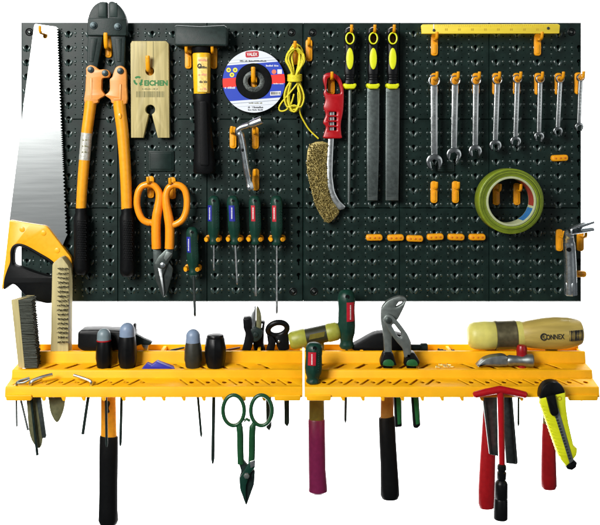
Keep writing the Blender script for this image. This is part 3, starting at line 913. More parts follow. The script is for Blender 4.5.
# ================================================================== WIRE BRUSH
t = thing('wire_brush', P(330, 138, 8), 'wire brush with red plastic handle and curved brass bristles', 'wire brush')
mb = MB()
out = sm([(323, 80), (323.8, 75), (328, 72.6), (334, 73.2), (340.4, 78), (343.6, 88), (344, 100), (343.2, 112), (341, 124), (341.6, 134), (342, 138), (336, 138.6), (324, 138.2), (324, 134), (326, 127), (323.2, 122.4), (325.8, 114.6), (323.6, 107.4), (325.4, 100), (323.6, 93), (325, 88)], 4)
holes = [sm([(327.2, 82), (328.4, 78), (333, 77.4), (338, 82), (340.4, 90), (340, 93.4), (334, 94), (328, 92.6), (326.8, 88)], 4)]
for y in (113.5, 118.6, 123.7, 128.8):
    holes.append(fil(rect(329.4, y - 1.6, 336.6, y + 1.6), 0.7))
pl(mb, out, 4, 12, 1.4, holes); part('handle', mb, REDP, t)
mb = MB()
o = [(329, 100), (335, 100), (334, 140), (333.2, 156), (332.6, 176), (334.6, 191), (339, 200), (346, 206.6), (344, 209.4), (338.6, 210.6), (331.4, 200), (327.4, 186), (326.6, 165), (328, 140)]
pl(mb, fil(o, 3), 5, 9, 1.2); part('spine', mb, STEEL, t)
mb = MB()
bo = [(309.8, 144.6), (327.8, 143.2), (326.8, 165), (327.4, 184), (331, 199), (339.4, 211), (333, 220), (326.4, 222.4), (316.6, 208), (310.6, 187), (306.8, 166)]
pl(mb, sm(bo, 3), 3.5, 7.5, 0.8)
def inside(p, poly):
    r = False
    for i in range(len(poly)):
        a, b_ = poly[i - 1], poly[i]
        if (a[1] > p[1]) != (b_[1] > p[1]) and p[0] < (b_[0] - a[0]) * (p[1] - a[1]) / (b_[1] - a[1]) + a[0]: r = not r
    return r
rr = random.Random(5); cnt = 0
while cnt < 1500:
    x, y = rr.uniform(305, 341), rr.uniform(142, 224)
    if not inside((x, y), bo): continue
    cnt += 1
    a = P(x, y, 6.5); e = Vector((rr.uniform(-1.6, .6), -rr.uniform(2.0, 5.5), rr.uniform(-1.3, 1.0)))
    tube(mb, [a, a + e * .5, a + e], [0.42, 0.40, 0.32], 4)
part('bristles', mb, BRASS, t, ang=60)

# ================================================================== FILES
def file_tool(x, label, kind, yb):
    t = thing('file', P(x, 88, 9), label, 'file', 'files with black and lime handles')
    mb = MB()
    o = sm([(x - 5.6, 34), (x - 4.6, 29), (x, 26.6), (x + 4.6, 29), (x + 5.8, 34), (x + 5.2, 44), (x + 4.9, 56), (x + 5.4, 70), (x + 4.6, 78), (x + 5.2, 86), (x - 5.2, 86), (x - 4.6, 78), (x - 5.4, 70), (x - 4.9, 56), (x - 5.2, 44)], 4)
    pl(mb, o, 3.5, 14.5, 3.0, [ell(x, 38.3, 3.2, 4.8, n=20)]); h = part('handle', mb, BLACKG, t)
    mb = MB(); pl(mb, ell(x, 38.3, 4.8, 6.3, n=24), 13.6, 15.3, 0.6, [ell(x, 38.3, 3.2, 4.8, n=24)], kd=14.5); part('eye_ring', mb, LIME, h)
    mb = MB(); pl(mb, ell(x, 58.6, 3.7, 10.9, n=26), 13.6, 15.6, 0.8); part('inlay', mb, LIME, h)
    for y in (74.5, 77, 79.5):
        mb = MB(); pl(mb, fil(rect(x - 4, y - .6, x + 4, y + .6), .5), 13, 15, 0.4); part('grip_rib', mb, BLACK, h)
    mb = MB(); pl(mb, fil([(x - 6.4, 83.2), (x + 6.4, 83.2), (x + 6.9, 85.4), (x + 4.6, 89), (x - 4.6, 89), (x - 6.9, 85.4)], 1.6), 2.8, 14.8, 1.8); part('collar', mb, LIME, t)
    mb = MB()
    if kind == 'round':
        lathe(mb, P(x, 87, 8), P(x - 1.2, yb, 8), [(0, 1.9), (.6, 1.8), (.95, 1.4), (1, .7)], 12)
    else:
        w0 = 6.1 if kind == 'mid' else 6.9; w1 = 5.2 if kind == 'mid' else 6.5
        pl(mb, [(x - w0, 88), (x + w0, 88), (x + w0 - .4, 150), (x + w1 - 1, yb), (x - w1 - .6, yb), (x - w0 - .4, 150)], 6, 10, 0.6)
        q = MB()
        n = 78
        for i in range(n):
            y = 92 + (yb - 95) * i / n
            f = (y - 88) / (yb - 88); ww = w0 + (w1 - w0) * f - 0.9
            pl(q, [(x - ww - .5, y), (x + ww - .4, y - (1.6 if kind == 'mid' else 0.9)), (x + ww - .4, y - (1.6 if kind == 'mid' else .9) + .55), (x - ww - .5, y + .55)], 10, 10.25, 0)
    bl = part('blade', mb, FILE, t)
    if kind != 'round': part('file_teeth', q, DSTEEL, bl)


file_tool(350.0, 'narrow round file with black and lime handle, beside the red wire brush', 'round', 204)
file_tool(373.4, 'flat file with black and lime handle, between the round file and the wider flat file', 'mid', 200.6)
file_tool(392.9, 'wider flat file with black and lime handle, rightmost of the three', 'wide', 200.6)

# ================================================================== FOLDING RULER
t = thing('folding_ruler', P(490, 34, 14), 'yellow wooden folding ruler lying across two hooks', 'ruler')
mb = MB(); pl(mb, fil([(421.4, 25.6), (422.4, 24.4), (558, 24), (560, 25), (559.4, 33.4), (422, 33.8)], 0.8), 10, 14, 0.4); part('ruler_body', mb, RULER, t)
mb = MB(); pl(mb, rect(433.2, 24.2, 434.2, 31), 14, 14.2, 0); part('joint_seam', mb, WHITE, t)
for (x, y) in ((434, 30.2), (548.4, 28.2)):
    mb = MB(); pl(mb, ell(x, y, 1.5, n=14), 14, 14.7, 0.3); part('rivet', mb, DSTEEL, t)
mb = MB()
x = 438
while x < 545:
    pl(mb, rect(x, 24.6, x + .22, 26.2 if (int(x * 10) % 5) else 27.4), 14, 14.12, 0); x += 2.1
part('graduation', mb, RULERL, t)
mb = MB()
for i, x in enumerate(range(445, 540, 13)):
    pl(mb, rect(x, 28.4, x + 1.0, 30.6), 14, 14.12, 0); pl(mb, rect(x + 1.5, 28.4, x + 2.6, 30.6), 14, 14.12, 0)
part('small_print', mb, RULERL, t)

# ================================================================== SPANNERS
def spanner(rc, rr_, jc, jr, w, label, tilt):
    t = thing('spanner', P(rc[0], rc[1], 11), label, 'spanner', 'steel combination spanners in falling size')
    mb = MB()
    pl(mb, ell(rc[0], rc[1], rr_, n=28), 10, 14, 0.8, [ell(rc[0], rc[1], rr_ * .75, n=17, rot=.13)], kd=13)
    part('ring_end', mb, STEEL, t)
    mb = MB()
    pl(mb, [(rc[0] - w * .55, rc[1] + rr_ * .86), (rc[0] + w * .55, rc[1] + rr_ * .86), (jc[0] + w / 2, jc[1] - jr * .7), (jc[0] - w / 2, jc[1] - jr * .7)], 10.6, 13.2, 0.9, kd=13)
    sh = part('shank', mb, STEEL, t)
    mb = MB()
    def loc(u, v):
        a = math.radians(tilt); return (jc[0] + u * math.cos(a) - v * math.sin(a), jc[1] + u * math.sin(a) + v * math.cos(a))
    q = jr; hw = 0.42 * q
    o = [loc(q * math.sin(math.radians(a)), -q * math.cos(math.radians(a)) * 1.0) for a in range(-152, 153, 16)]
    o += [loc(hw * 1.02, q * 1.02), loc(hw, -0.05 * q), loc(0, -0.3 * q), loc(-hw, -0.05 * q), loc(-hw * 1.02, q * 1.02)]
    pl(mb, fil(o, 0.5, 2), 9.6, 14.2, 1.0, kd=13)
    part('open_jaw', mb, STEELP, t)
    mb = MB(); L_ = jc[1] - rc[1]
    for i in range(int(L_ / 5)):
        y = rc[1] + L_ * .2 + i * L_ * .6 / int(L_ / 5); f = (y - rc[1]) / L_; x = rc[0] + (jc[0] - rc[0]) * f
        pl(mb, rect(x - .7, y, x + .7, y + 1.7), 13.2, 13.32, 0, [rect(x - .35, y + .4, x + .35, y + 1.3)], kd=13)
    part('embossed_marks', mb, GSTEEL, sh)


SP = [((434.2, 80.8), 5.9, (434.4, 161.8), 8.2, 6.4), ((455.3, 80.5), 5.2, (454, 154.6), 7.5, 5.9), ((476.2, 80.5), 4.9, (475.3, 151), 6.7, 5.4), ((497.5, 79.8), 4.9, (495.5, 145.4), 6.1, 5.0),
      ((517.6, 79), 4.5, (515.7, 141.2), 5.5, 4.6), ((540.4, 79), 4.4, (539.2, 136.4), 5.1, 4.3), ((560.3, 78.8), 4.2, (558, 131), 4.8, 4.3), ((581, 77.5), 3.9, (579.2, 126.6), 4.4, 3.9)]
SL = ['longest steel spanner, leftmost of the row of eight', 'second longest steel spanner, beside the longest one', 'third longest steel spanner, just left of the vertical board seam', 'fourth longest steel spanner, just right of the vertical board seam',
      'fifth longest steel spanner, above the green tape roll', 'third shortest steel spanner of the falling row', 'second shortest steel spanner, above the lone yellow clip', 'shortest steel spanner, at the right board edge']
for i, (a, b_, c, e, w_) in enumerate(SP):
    spanner(a, b_, c, e, w_, SL[i], [-8, 12, -4, 6, 10, 8, -4, 6][i])

# ================================================================== HINGED SOCKET SPANNER
t = thing('socket_spanner', P(240, 135, 12), 'chrome hinged socket spanner hanging under the grinding disc', 'socket spanner')
mb = MB(); tube(mb, [P(*q) for q in sm([(238.6, 132, 18), (241.2, 138, 18), (245, 160, 16), (248.6, 180, 14), (249.6, 187, 14)], 5, False)], [2.9, 3.4, 3.8, 3.9, 3.8] + [3.5] * 9 + [3.1] * 5 + [3.3, 3.4], 14); part('long_arm', mb, CHROME, t)
mb = MB(); lathe(mb, P(249, 181, 14), P(251, 190, 14), [(0, 2.8), (.2, 3.4), (.9, 3.5), (1, 3)], 6); part('square_end', mb, CHROME, t)
mb = MB(); tube(mb, [P(*q) for q in sm([(238.8, 135, 18), (237.6, 130.6, 19), (241, 127.6, 20), (247, 125.6, 21), (250, 124.6, 21)], 5, False)], [2.8, 3.1] + [3.0] * 19, 14); part('short_arm', mb, CHROME, t)
mb = MB(); lathe(mb, P(248, 125.4, 21), P(262, 120.2, 24), [(0, 2.6), (.12, 3.6), (.3, 4.1), (.97, 4.3), (1, 3.7), (1.0, 2.9), (.8, 2.7)], 18); part('socket', mb, CHROME, t)
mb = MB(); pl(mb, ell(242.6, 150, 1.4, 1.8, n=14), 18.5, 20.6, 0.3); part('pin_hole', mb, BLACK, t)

# ================================================================== ORANGE SNIPS
t = thing('snips', P(162, 262, 10), 'snips with orange plastic loop handles hanging open side up', 'snips')
ls = sm([(148.8, 184), (142, 186.4), (138, 193), (137, 204), (139.4, 214), (143.6, 220.4), (150, 223)], 5, False)
mb = MB(); tube(mb, [P(x, y, 12) for x, y in ls], 3.3, 14)
ls2 = sm([(148.8, 184), (154.4, 185.8), (158.4, 191), (159.6, 198), (158.2, 208), (156.4, 219), (156, 232), (156.4, 248.6)], 5, False)
n = len(ls2); tube(mb, [P(x, y, 12) for x, y in ls2], [3.3 + 1.3 * min(1, max(0, (i - 8) / 14)) for i in range(n)], 14)
tube(mb, [P(x, y, 12) for x, y in sm([(143.6, 220.4), (148, 222.6), (152, 222.8), (155.6, 226)], 4, False)], 3.2, 12)
part('loop_handle', mb, ORANGE, t)
mb = MB()
rs = sm([(173.6, 184.8), (180, 185.6), (185, 190.4), (187, 200), (186.2, 211), (182.4, 219.6), (176, 224), (171, 225)], 5, False)
tube(mb, [P(x, y, 13) for x, y in rs], 3.3, 14)
rs2 = sm([(173.6, 184.8), (168.6, 188), (166, 195), (166.2, 204), (168, 214), (169.6, 225), (169.8, 236), (169.4, 248.6)], 5, False)
tube(mb, [P(x, y, 13) for x, y in rs2], [3.3 + 1.3 * min(1, max(0, (i - 8) / 14)) for i in range(len(rs2))], 14)
part('loop_handle', mb, ORANGE, t)
mb = MB(); pl(mb, fil([(152.6, 249), (160, 249), (164, 256), (173, 268), (172, 276), (165, 296.6), (163.2, 297.4), (156, 282), (153.4, 268)], 2), 9, 12, 0.8); part('blade', mb, DSTEEL, t)
mb = MB(); pl(mb, fil([(166, 249), (173, 249), (172.6, 256), (168, 263), (162, 278), (163.4, 298), (160.6, 293), (154.4, 276), (153.8, 264), (158, 257)], 1.5), 12.2, 14.4, 0.8); part('blade', mb, mat('snip_steel', (0.07, 0.085, 0.08), .34, metal=.7), t)
mb = MB(); pl(mb, [(166.5, 251), (172.4, 253.4), (166, 261), (163.4, 258)], 14.4, 14.9, 0.3); part('bevel_face', mb, GSTEEL, t)
mb = MB(); pl(mb, ell(162.6, 265.3, 2.9, n=20), 14.4, 16.6, 1.0); part('pivot_bolt', mb, CHROME, t)
mb = MB(); pl(mb, [(158, 268), (161.8, 269), (164, 292), (163.6, 297)], 14.5, 14.9, 0.2); part('cutting_edge', mb, STEEL, t)


# ================================================================== SCREWDRIVERS ON THE BOARD
HPROF = [(0, 2.2), (.015, 3.7), (.05, 5.1), (.12, 6.0), (.2, 6.2), (.32, 5.9), (.45, 6.1), (.6, 6.25), (.72, 5.9), (.82, 4.7), (.87, 4.4), (.91, 4.9), (.95, 5.0), (.985, 4.2), (1, 2.6)]


def screwdriver(a, b, end, lab_m, label, group, d=12, sc=1.0, shaft=1.0, shaft_m=STEEL, words_=None, lx=-1.5, flat_tip=False, cat='screwdriver', lw=(2.0, 8.0), ly=.34):
    A, B = P(*a, d), P(*b, d)
    t = thing('screwdriver', B, label, cat, group)
    mb = MB(); lathe(mb, A, B, [(q, r * sc) for q, r in HPROF], 24, mod=lambda an, i: 1 + 0.05 * math.cos(6 * an) if 2 < i < 10 else 1)
    h = part('handle', mb, GREEN, t)
    # studs along the side
    mb = MB()
    for i in range(9):
        f = .2 + i * .055; c = A.lerp(B, f)
        for sg in (0.62, 1.05):
            q = c + Vector((math.sin(sg) * 6.1 * sc, -math.cos(sg) * 6.1 * sc, 0))
            tube(mb, [q + Vector((-math.sin(sg) * .6, math.cos(sg) * .6, 0)), q + Vector((math.sin(sg) * .25, -math.cos(sg) * .25, 0))], [.6, .35], 7)
    part('grip_studs', mb, GREEN, h)
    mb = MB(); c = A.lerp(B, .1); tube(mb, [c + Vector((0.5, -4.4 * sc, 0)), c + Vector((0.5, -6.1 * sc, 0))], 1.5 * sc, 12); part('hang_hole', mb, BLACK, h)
    if lab_m:
        # the coloured name patch follows the front of the grip
        mb = MB(); c0 = A.lerp(B, ly - .15); c1 = A.lerp(B, ly + .17)
        nu = 6; vs = []
        for e in (c0, c1):
            for j in range(nu):
                an = math.asin(max(-1, min(1, (lx - lw[0] + 2 * lw[0] * j / (nu - 1)) / 6.6)))
                for rad_ in (6.55 * sc,):
                    vs.append(e + Vector((math.sin(an) * rad_, -math.cos(an) * rad_, 0)))
        mb.add(vs, [(j, nu + j, nu + j + 1, j + 1) for j in range(nu - 1)])
        vs2 = [v + Vector((0, 1.2, 0)) for v in vs]
        mb.add(vs2, [(j + 1, nu + j + 1, nu + j, j) for j in range(nu - 1)])
        pa = part('name_patch', mb, lab_m, h)
        cx = (a[0] + (b[0] - a[0]) * (ly + .01)) + lx; cy = a[1] + (b[1] - a[1]) * (ly + .01)
        an = math.asin(max(-1, min(1, lx / 6.6)))
        cc = A.lerp(B, ly + .01); O = cc + Vector((math.sin(an) * 6.62 * sc, -math.cos(an) * 6.62 * sc, 0))
        U = Vector((0, 0, -1)); V = Vector((math.cos(an), math.sin(an), 0)); Wd = Vector((math.sin(an), -math.cos(an), 0))
        mb = MB(); rnd = random.Random(int(a[0]))
        ln = (c1 - c0).length * .72; x = -ln / 2
        while x < ln / 2:
            ww = rnd.uniform(.5, .95)
            slab(mb, rect(x, -.55, x + ww, .55), .05, .16, 0, fr=(O, U, V, Wd)); x += ww + .45
        part('small_print', mb, WHITE, pa)
    if end:
        E = P(*end, d)
        mb = MB(); dirv = (E - B).normalized()
        pr = [(0, shaft), (.9, shaft), (.96, shaft * 1.02), (1, shaft * .45)]
        if flat_tip: pr = [(0, shaft), (.8, shaft), (.88, shaft * 1.5), (.97, shaft * 1.3), (1, shaft * .9)]
        lathe(mb, B - dirv * 3, E, pr, 12); part('shaft', mb, shaft_m, t)
    return t


GB = 'green handled screwdrivers clipped on the board'
screwdriver((192, 227), (193.6, 275.8), (195, 316.5), BLUE, 'green screwdriver with blue patch clipped lower than the others, beside the orange snips', GB, shaft=1.3, shaft_m=DSTEEL, lx=-3.2)
screwdriver((213.8, 195.6), (213.9, 245), (213.8, 270.5), BLUE, 'green screwdriver with blue patch and the shortest shaft, left in the row of four', GB, shaft=0.9, lx=-3.6)
screwdriver((232.6, 195.6), (235.2, 245), (237.2, 284.5), BLUE, 'green screwdriver with blue patch, second in the row of four', GB, shaft=1.1, lx=-1.2, lw=(2.9, 8))
screwdriver((254.6, 195.6), (255.8, 245), (255.8, 296), RED, 'green screwdriver with red patch, third in the row of four', GB, shaft=0.9, lx=-1.6, flat_tip=True)
screwdriver((276.4, 195.6), (276.8, 245.6), (276.8, 313.5), RED, 'green screwdriver with red patch and the longest shaft, right in the row of four', GB, shaft=0.95, lx=-2.2, flat_tip=True)

# ================================================================== TAPE ROLL
t = thing('tape_roll', P(511, 233, 18), 'roll of green and yellow tape hanging on two hooks', 'tape roll')
C = P(511.3, 201.4, 30)
FT = (Vector((C.x, 0, C.z)), Vector((1, 0, 0)), Vector((0, 0, 1)), Vector((0, -1, 0)))
mb = MB(); slab(mb, ell(0, 0, 31.6, n=96), 9, 30, 0.9, [ell(0, 0, 24.2, n=72)], fr=FT, bev_back=True); part('tape_winding', mb, TAPEG, t)
for k, (r, wd) in enumerate(((30.3, .3), (29.1, .5), (28.0, .25), (26.9, .6), (25.8, .3))):
    mb = MB()
    slab(mb, ell(0.12 * math.cos(k * 2), .12 * math.sin(k * 2), r + wd, n=80), 30, 30.18 + .02 * k, 0, [ell(0, 0, r, n=80)], fr=FT); part('layer_line', mb, TAPED, t)
mb = MB(); slab(mb, ell(0, 0, 24.2, n=72), 8.5, 30.6, 0.5, [ell(0, 0, 22.0, n=72)], fr=FT); part('core', mb, CORE, t)
def arcband(r0, r1, a0, a1, w0, w1):
    a0, a1 = math.radians(a0), math.radians(a1)
    q = MB(); slab(q, ell(0, 0, r1, n=20, a0=a0, a1=a1) + ell(0, 0, r0, n=20, a0=a0, a1=a1)[::-1], w0, w1, 0, fr=FT); return q
part('core_print', arcband(21.75, 22.05, -12, 62, 10, 29), CORER, t); part('core_print', arcband(21.75, 22.05, -58, -18, 10, 29), COREB, t)

# ================================================================== BENT TUBE SPANNER (right edge)
t = thing('tube_spanner', P(570, 290, 16), 'chrome bent tube spanner hanging at the right board edge', 'tube spanner')
mb = MB(); tube(mb, [P(*q) for q in sm([(570.8, 294, 16), (570.4, 270, 17), (569.4, 250, 18), (568.6, 240, 20), (568.8, 234, 24), (572, 230.6, 29), (577, 229.8, 33)], 5, False)], [6.0] * 5 + [5.8] * 9 + [5.2] * 4 + [4.8] * 4 + [3.9, 3.4, 3.2, 3.0, 3.0, 3.2, 3.4, 3.6, 3.8], 20); part('tube', mb, CHROME, t)
mb = MB(); pl(mb, fil([(569.6, 228.6), (578, 225.8), (594.4, 220.4), (595.4, 223.6), (583.4, 227.6), (582.4, 229.2), (594.6, 227.4), (595.2, 231.2), (581, 233.8), (571, 235)], [3, 2, 1, 1, .8, .8, 1, 1, 2, 2]), 28, 36, 1.8); part('forked_end', mb, CHROME, t)
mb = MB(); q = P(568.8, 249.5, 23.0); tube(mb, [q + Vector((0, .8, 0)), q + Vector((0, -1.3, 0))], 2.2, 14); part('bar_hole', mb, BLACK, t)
mb = MB(); lathe(mb, P(570.6, 282, 16.5), P(570.9, 295, 16), [(0, 6), (.1, 6.4), (.95, 6.4), (1, 5.9), (1, 4.4), (.5, 4.4)], 6); part('hex_end', mb, CHROME, t)


# ================================================================== ON THE SHELF
# --- upright wooden wire brush
t = thing('wire_brush', P(60, 353, 20), 'upright wooden scratch brush with rows of dark wires, point up', 'wire brush')
mb = MB(); pl(mb, fil([(52.2, 264), (59.6, 257.4), (62, 257.4), (69, 267), (68.4, 354), (50.4, 354), (51.4, 300)], [2, 1.5, 1.5, 3, .6, .6, 2]), 12, 26, 0.8); part('wooden_back', mb, BRUSHW, t)
mb = MB(); rr = random.Random(11)
for i in range(17):
    y = 268.5 + i * 4.55
    for q in range(24):
        x = 57.4 + q * .46 + rr.uniform(-.3, .3)
        a = P(x, y + rr.uniform(-.7, .7), 25.5); e = Vector((rr.uniform(.6, 3.0), -rr.uniform(3.0, 5.5), rr.uniform(-.9, .5)))
        tube(mb, [a, a + e * .5 + Vector((0, 0, .3)), a + e], [.24, .22, .18], 4)
part('bristles', mb, WIRE, t, ang=60)
# --- leaning brush
t = thing('scrubbing_brush', P(25, 368, 38), 'wooden brush standing on end with dense dark bristles facing right', 'brush')
mb = MB()
pts = [P(11.2, 299.8, 44), P(18.2, 300, 48), P(24.6, 368.2, 46), P(18.4, 367.8, 40)]
def prism(mb, quad, off):
    vs = list(quad) + [p + off for p in quad]
    mb.add(vs, [(3, 2, 1, 0), (4, 5, 6, 7)] + [(i, (i + 1) % 4, (i + 1) % 4 + 4, i + 4) for i in range(4)])
prism(mb, pts, Vector((9, 22, 0.6)))
part('wooden_back', mb, BRUSHW, t)
mb = MB(); rr = random.Random(12)
a0, a1 = P(18.6, 300.6, 47.6), P(24.8, 367.6, 45.8)
off = Vector((9, 22, .6))
prism(mb, [a0 + Vector((.2, 1.0, -.6)), a0 + Vector((10.6, 1.0, -.6)), a1 + Vector((10.6, 1.0, .6)), a1 + Vector((.2, 1.0, .6))], Vector((-2, 18, 0)))
for i in range(84):
    for j in range(10):
        f = i / 83; g = (j / 9) ** 1.5
        p = a0.lerp(a1, f) + Vector((-2, 20, .6)) * g + Vector((rr.uniform(-.1, .3), rr.uniform(-.4, .4), rr.uniform(-.4, .4)))
        e = Vector((12.0 + rr.uniform(-.7, .7), rr.uniform(-.7, .5), rr.uniform(-.7, .7)))
        tube(mb, [p, p + e * .5 + Vector((0, rr.uniform(-.3, .3), 0)), p + e], [.6, .5, .36], 4)
part('bristles', mb, BRIST, t, ang=60)


def grip_handle(mb, pts, radii, d, flat=(.8, 1), seg=20):
    tube(mb, [P(x, y, d) for x, y in pts], radii, seg, flat=flat)


# --- black claw hammer at left (head on tray, handle hanging through)
t = thing('claw_hammer', P(108, 350, 16), 'claw hammer with black boxy head on the left shelf, yellow and black handle hanging', 'hammer')
mb = MB(); pl(mb, fil([(77.4, 333), (80, 330.6), (98, 330.2), (118, 331), (134, 333), (134, 349), (112, 351), (82, 351.2), (77.2, 348)], [2, 2, 3, 3, 1, 1, 3, 3, 2]), 7, 27, 2.2); part('head', mb, BLACKG, t)
mb = MB()
for s in (0, 1):
    pl(mb, sm([(132, 333), (136, 334.6), (143, 338.4), (151.4, 342.4), (148.6, 345.4), (141, 344.8), (133, 346)], 4), 9 + s * 9, 15 + s * 9, 0.8)
part('claw', mb, JAW, t)
mb = MB(); pl(mb, [(141.5, 345), (148.4, 345.4), (147.4, 353), (145.4, 353)], 16, 19, .6); part('claw_tip', mb, STEEL, t)
mb = MB(); pl(mb, fil([(133.2, 323.6), (135.6, 324.4), (135.4, 338), (131.6, 338)], 1), 14, 20, 1); part('eye_stub', mb, BLACKG, t)
mb = MB(); grip_handle(mb, [(108.2, 345), (108.4, 396), (108.6, 420), (108.8, 440)], [7.2, 7.4, 7.6, 8], 17, (.7, 1)); part('handle', mb, mat('hammer_yellow', c255(220, 152, 30), .4, var=.1), t)
mb = MB(); pl(mb, sm([(105.6, 403), (108.6, 401), (110, 404), (108.4, 408), (109.4, 412), (106.4, 413), (105, 409), (106.4, 406)], 3), 21.5, 22.9, .2); part('emblem', mb, INK, t)
mb = MB(); grip_handle(mb, [(108.9, 435.6), (108.8, 437), (108.6, 460), (108.4, 490), (108.2, 510), (108.4, 520), (108.4, 524)], [8.3, 9, 9.2, 9.0, 9.2, 9.8, 8.2], 17, (.72, 1), 24); part('grip', mb, BLACK, t)

# --- two cap-ended black screwdrivers
def stub_driver(x, y0, y1, r, cap_m, capf, body_m, label, rod, d=38, ring=None, rod_m=JAW, rr_=1.2):
    t = thing('screwdriver', P(x, y1, d), label, 'screwdriver', 'stubby black handled screwdrivers standing in the shelf')
    A, B = P(x, y0, d), P(x + .4, y1, d)
    c = capf
    body = [(c, r * .86), (c + .03, r * .9), (c + .2, r), (c + .45, r * 1.04), (.85, r * .96), (.97, r * .88), (1, r * .8)]
    if cap_m is None:
        body = [(0, r * .5), (.02, r * .78), (.07, r * .86), (.1, r * .84), (.12, r * .9), (.4, r * 1.04), (.6, r * 1.05), (.88, r * .9), (1, r * .8)]
    mb = MB(); lathe(mb, A, B, body, 22, mod=lambda an, i: 1 + .03 * math.cos(8 * an) if i > 1 else 1); part('handle', mb, body_m, t)
    if cap_m:
        mb = MB(); lathe(mb, A, B, [(q * 1.0, e) for q, e in [(c * .5 * (1 - math.cos(PI / 2 * i / 6)) / .5 * .55, r * .84 * math.sin(PI / 2 * i / 6)) for i in range(7)]] + [(c, r * .88), (c + .01, r * .7)], 22); part('end_cap', mb, cap_m, t)
    if ring:
        mb = MB(); lathe(mb, A, B, [(c - .02, r * .5), (c - .015, r * .91), (c + .015, r * .91), (c + .02, r * .5)], 22); part('colour_ring', mb, ring, t)
    if rod:
        (rx0, ry0), (rx1, ry1) = rod
        mb = MB(); dd = d + 2
        tube(mb, [B, P(x * .6 + rx0 * .4, 376, dd), P(rx0, ry0, dd), P(rx0 + (rx1 - rx0) * .93, ry0 + (ry1 - ry0) * .93, dd), P(rx1, ry1, dd)], [rr_, rr_, rr_, rr_, rr_ * .5], 10); part('shaft', mb, rod_m, t)
    return t


stub_driver(103.8, 328.4, 368, 7.6, GREYD, .30, BLACKG, 'stubby black screwdriver with grey domed cap, left of the pair before the black hammer head', ((106, 398), (106.7, 447)), ring=REDP)
stub_driver(127.2, 322.6, 367.4, 8.6, GREYB, .30, BLACKG, 'stubby black screwdriver with blue-grey domed cap, right of the pair before the black hammer head', ((121.6, 398), (120.4, 446)), rr_=1.4)
stub_driver(193, 329, 367.6, 8.2, GREYB, .34, DOLIVE, 'dark olive screwdriver with blue-grey domed cap, right of the blue plastic piece', ((198, 398), (201.4, 437)))
stub_driver(215.2, 334, 367.6, 9.6, None, .1, BLACKG, 'barrel shaped all black screwdriver handle standing on the left shelf', ((213.8, 398), (212.8, 463.5)), rr_=1.7)

# --- blue plastic piece
mb = MB()
pl(mb, fil([(141, 369.6), (146.4, 363.8), (151, 365.6), (156.2, 361.8), (163, 364.4), (175.4, 369), (160, 370.4)], .5), 36, 44.5, .8)
pl(mb, [(148, 369.8), (155, 363.6), (158, 369.8)], 30, 36.2, .5)
solo('plastic_wedge', mb, BLUEP, 'small blue plastic piece with two peaks lying on the middle step', 'plastic wedge')

# --- side cutters
t = thing('pliers', P(254, 351, 16), 'black handled pliers standing with pale steel jaws up', 'pliers')
mb = MB(); pl(mb, sm([(255.6, 307.2), (252.4, 311), (250.4, 320), (251, 332), (254.8, 333), (255.4, 320)], 4), 13, 19, 1.2); part('jaw', mb, STEEL, t)
mb = MB(); pl(mb, sm([(256.6, 307.4), (260, 311.4), (261.4, 320), (260.6, 332), (256.6, 333), (256.2, 320)], 4), 14, 20, 1.2); part('jaw', mb, OLIVEST, t)
mb = MB(); pl(mb, fil([(242.8, 318.4), (250.2, 317.6), (251.6, 324), (250.8, 330), (254, 338), (252.6, 345), (250.4, 352), (241.4, 352), (243.8, 342), (245.4, 334), (243.2, 328)], 1.6), 11, 22, 1.6); part('handle', mb, BLACKG, t)
mb = MB(); pl(mb, fil([(252, 322), (265, 321.8), (264, 331), (263.4, 345), (265.6, 352), (254, 352), (252.6, 340)], 2), 9, 18, 1.6, [fil([(258.4, 324.4), (262.6, 324), (261.2, 330), (259, 330)], .8)]); part('handle', mb, BLACKG, t)
mb = MB(); pl(mb, fil([(248, 330), (255.6, 326.5), (263, 330), (261.4, 339), (255, 343), (249.4, 339)], 3), 14, 21, 1.4); pl(mb, ell(255.6, 335, 2.6, n=18), 21, 22.2, .6); part('joint', mb, JAW, t)
# --- black scissors, loops up
t = thing('scissors', P(278, 351, 18), 'black scissors standing with a round finger loop up, beside the pliers', 'scissors')
mb = MB(); n = 30
tube(mb, [P(277.6 + 9.6 * math.cos(a) * math.cos(-.2) - 6.4 * math.sin(a) * math.sin(-.2), 329 + 9.6 * math.cos(a) * math.sin(-.2) + 6.4 * math.sin(a) * math.cos(-.2), 18 - 3 * math.sin(a)) for a in [2 * PI * i / n for i in range(n)]], 2.9, 12, closed=True)
part('finger_loop', mb, BLACKG, t)
mb = MB(); pl(mb, fil([(266.6, 334), (273, 337), (276, 342), (274, 352), (265.6, 352), (268, 344)], 1.6), 12, 21, 1.5); pl(mb, fil([(274, 336), (288, 332), (289.6, 350), (279, 352), (276, 344)], 2), 10, 18, 1.5); part('shank', mb, BLACKG, t)
mb = MB(); pl(mb, ell(279, 341.4, 1.2, n=12), 18.4, 19.6, .3); part('pivot_screw', mb, STEEL, t)
for i, (xs, yb, dd) in enumerate((((265.6, 271), 431, 20), ((283.8, 289), 427, 20))):
    mb = MB(); pl(mb, fil([(xs[0] - .4, 352), (xs[1] - .2, 352), (xs[1] + .4, yb - 4), ((xs[0] + xs[1]) / 2 + 1, yb), (xs[0] + .6, yb - 3)], 1), dd - 2, dd + 2, .6)
    if i: part('blade', mb, JAW, t)
    else: part('blade', mb, JAW, bpy.data.objects['pliers'])

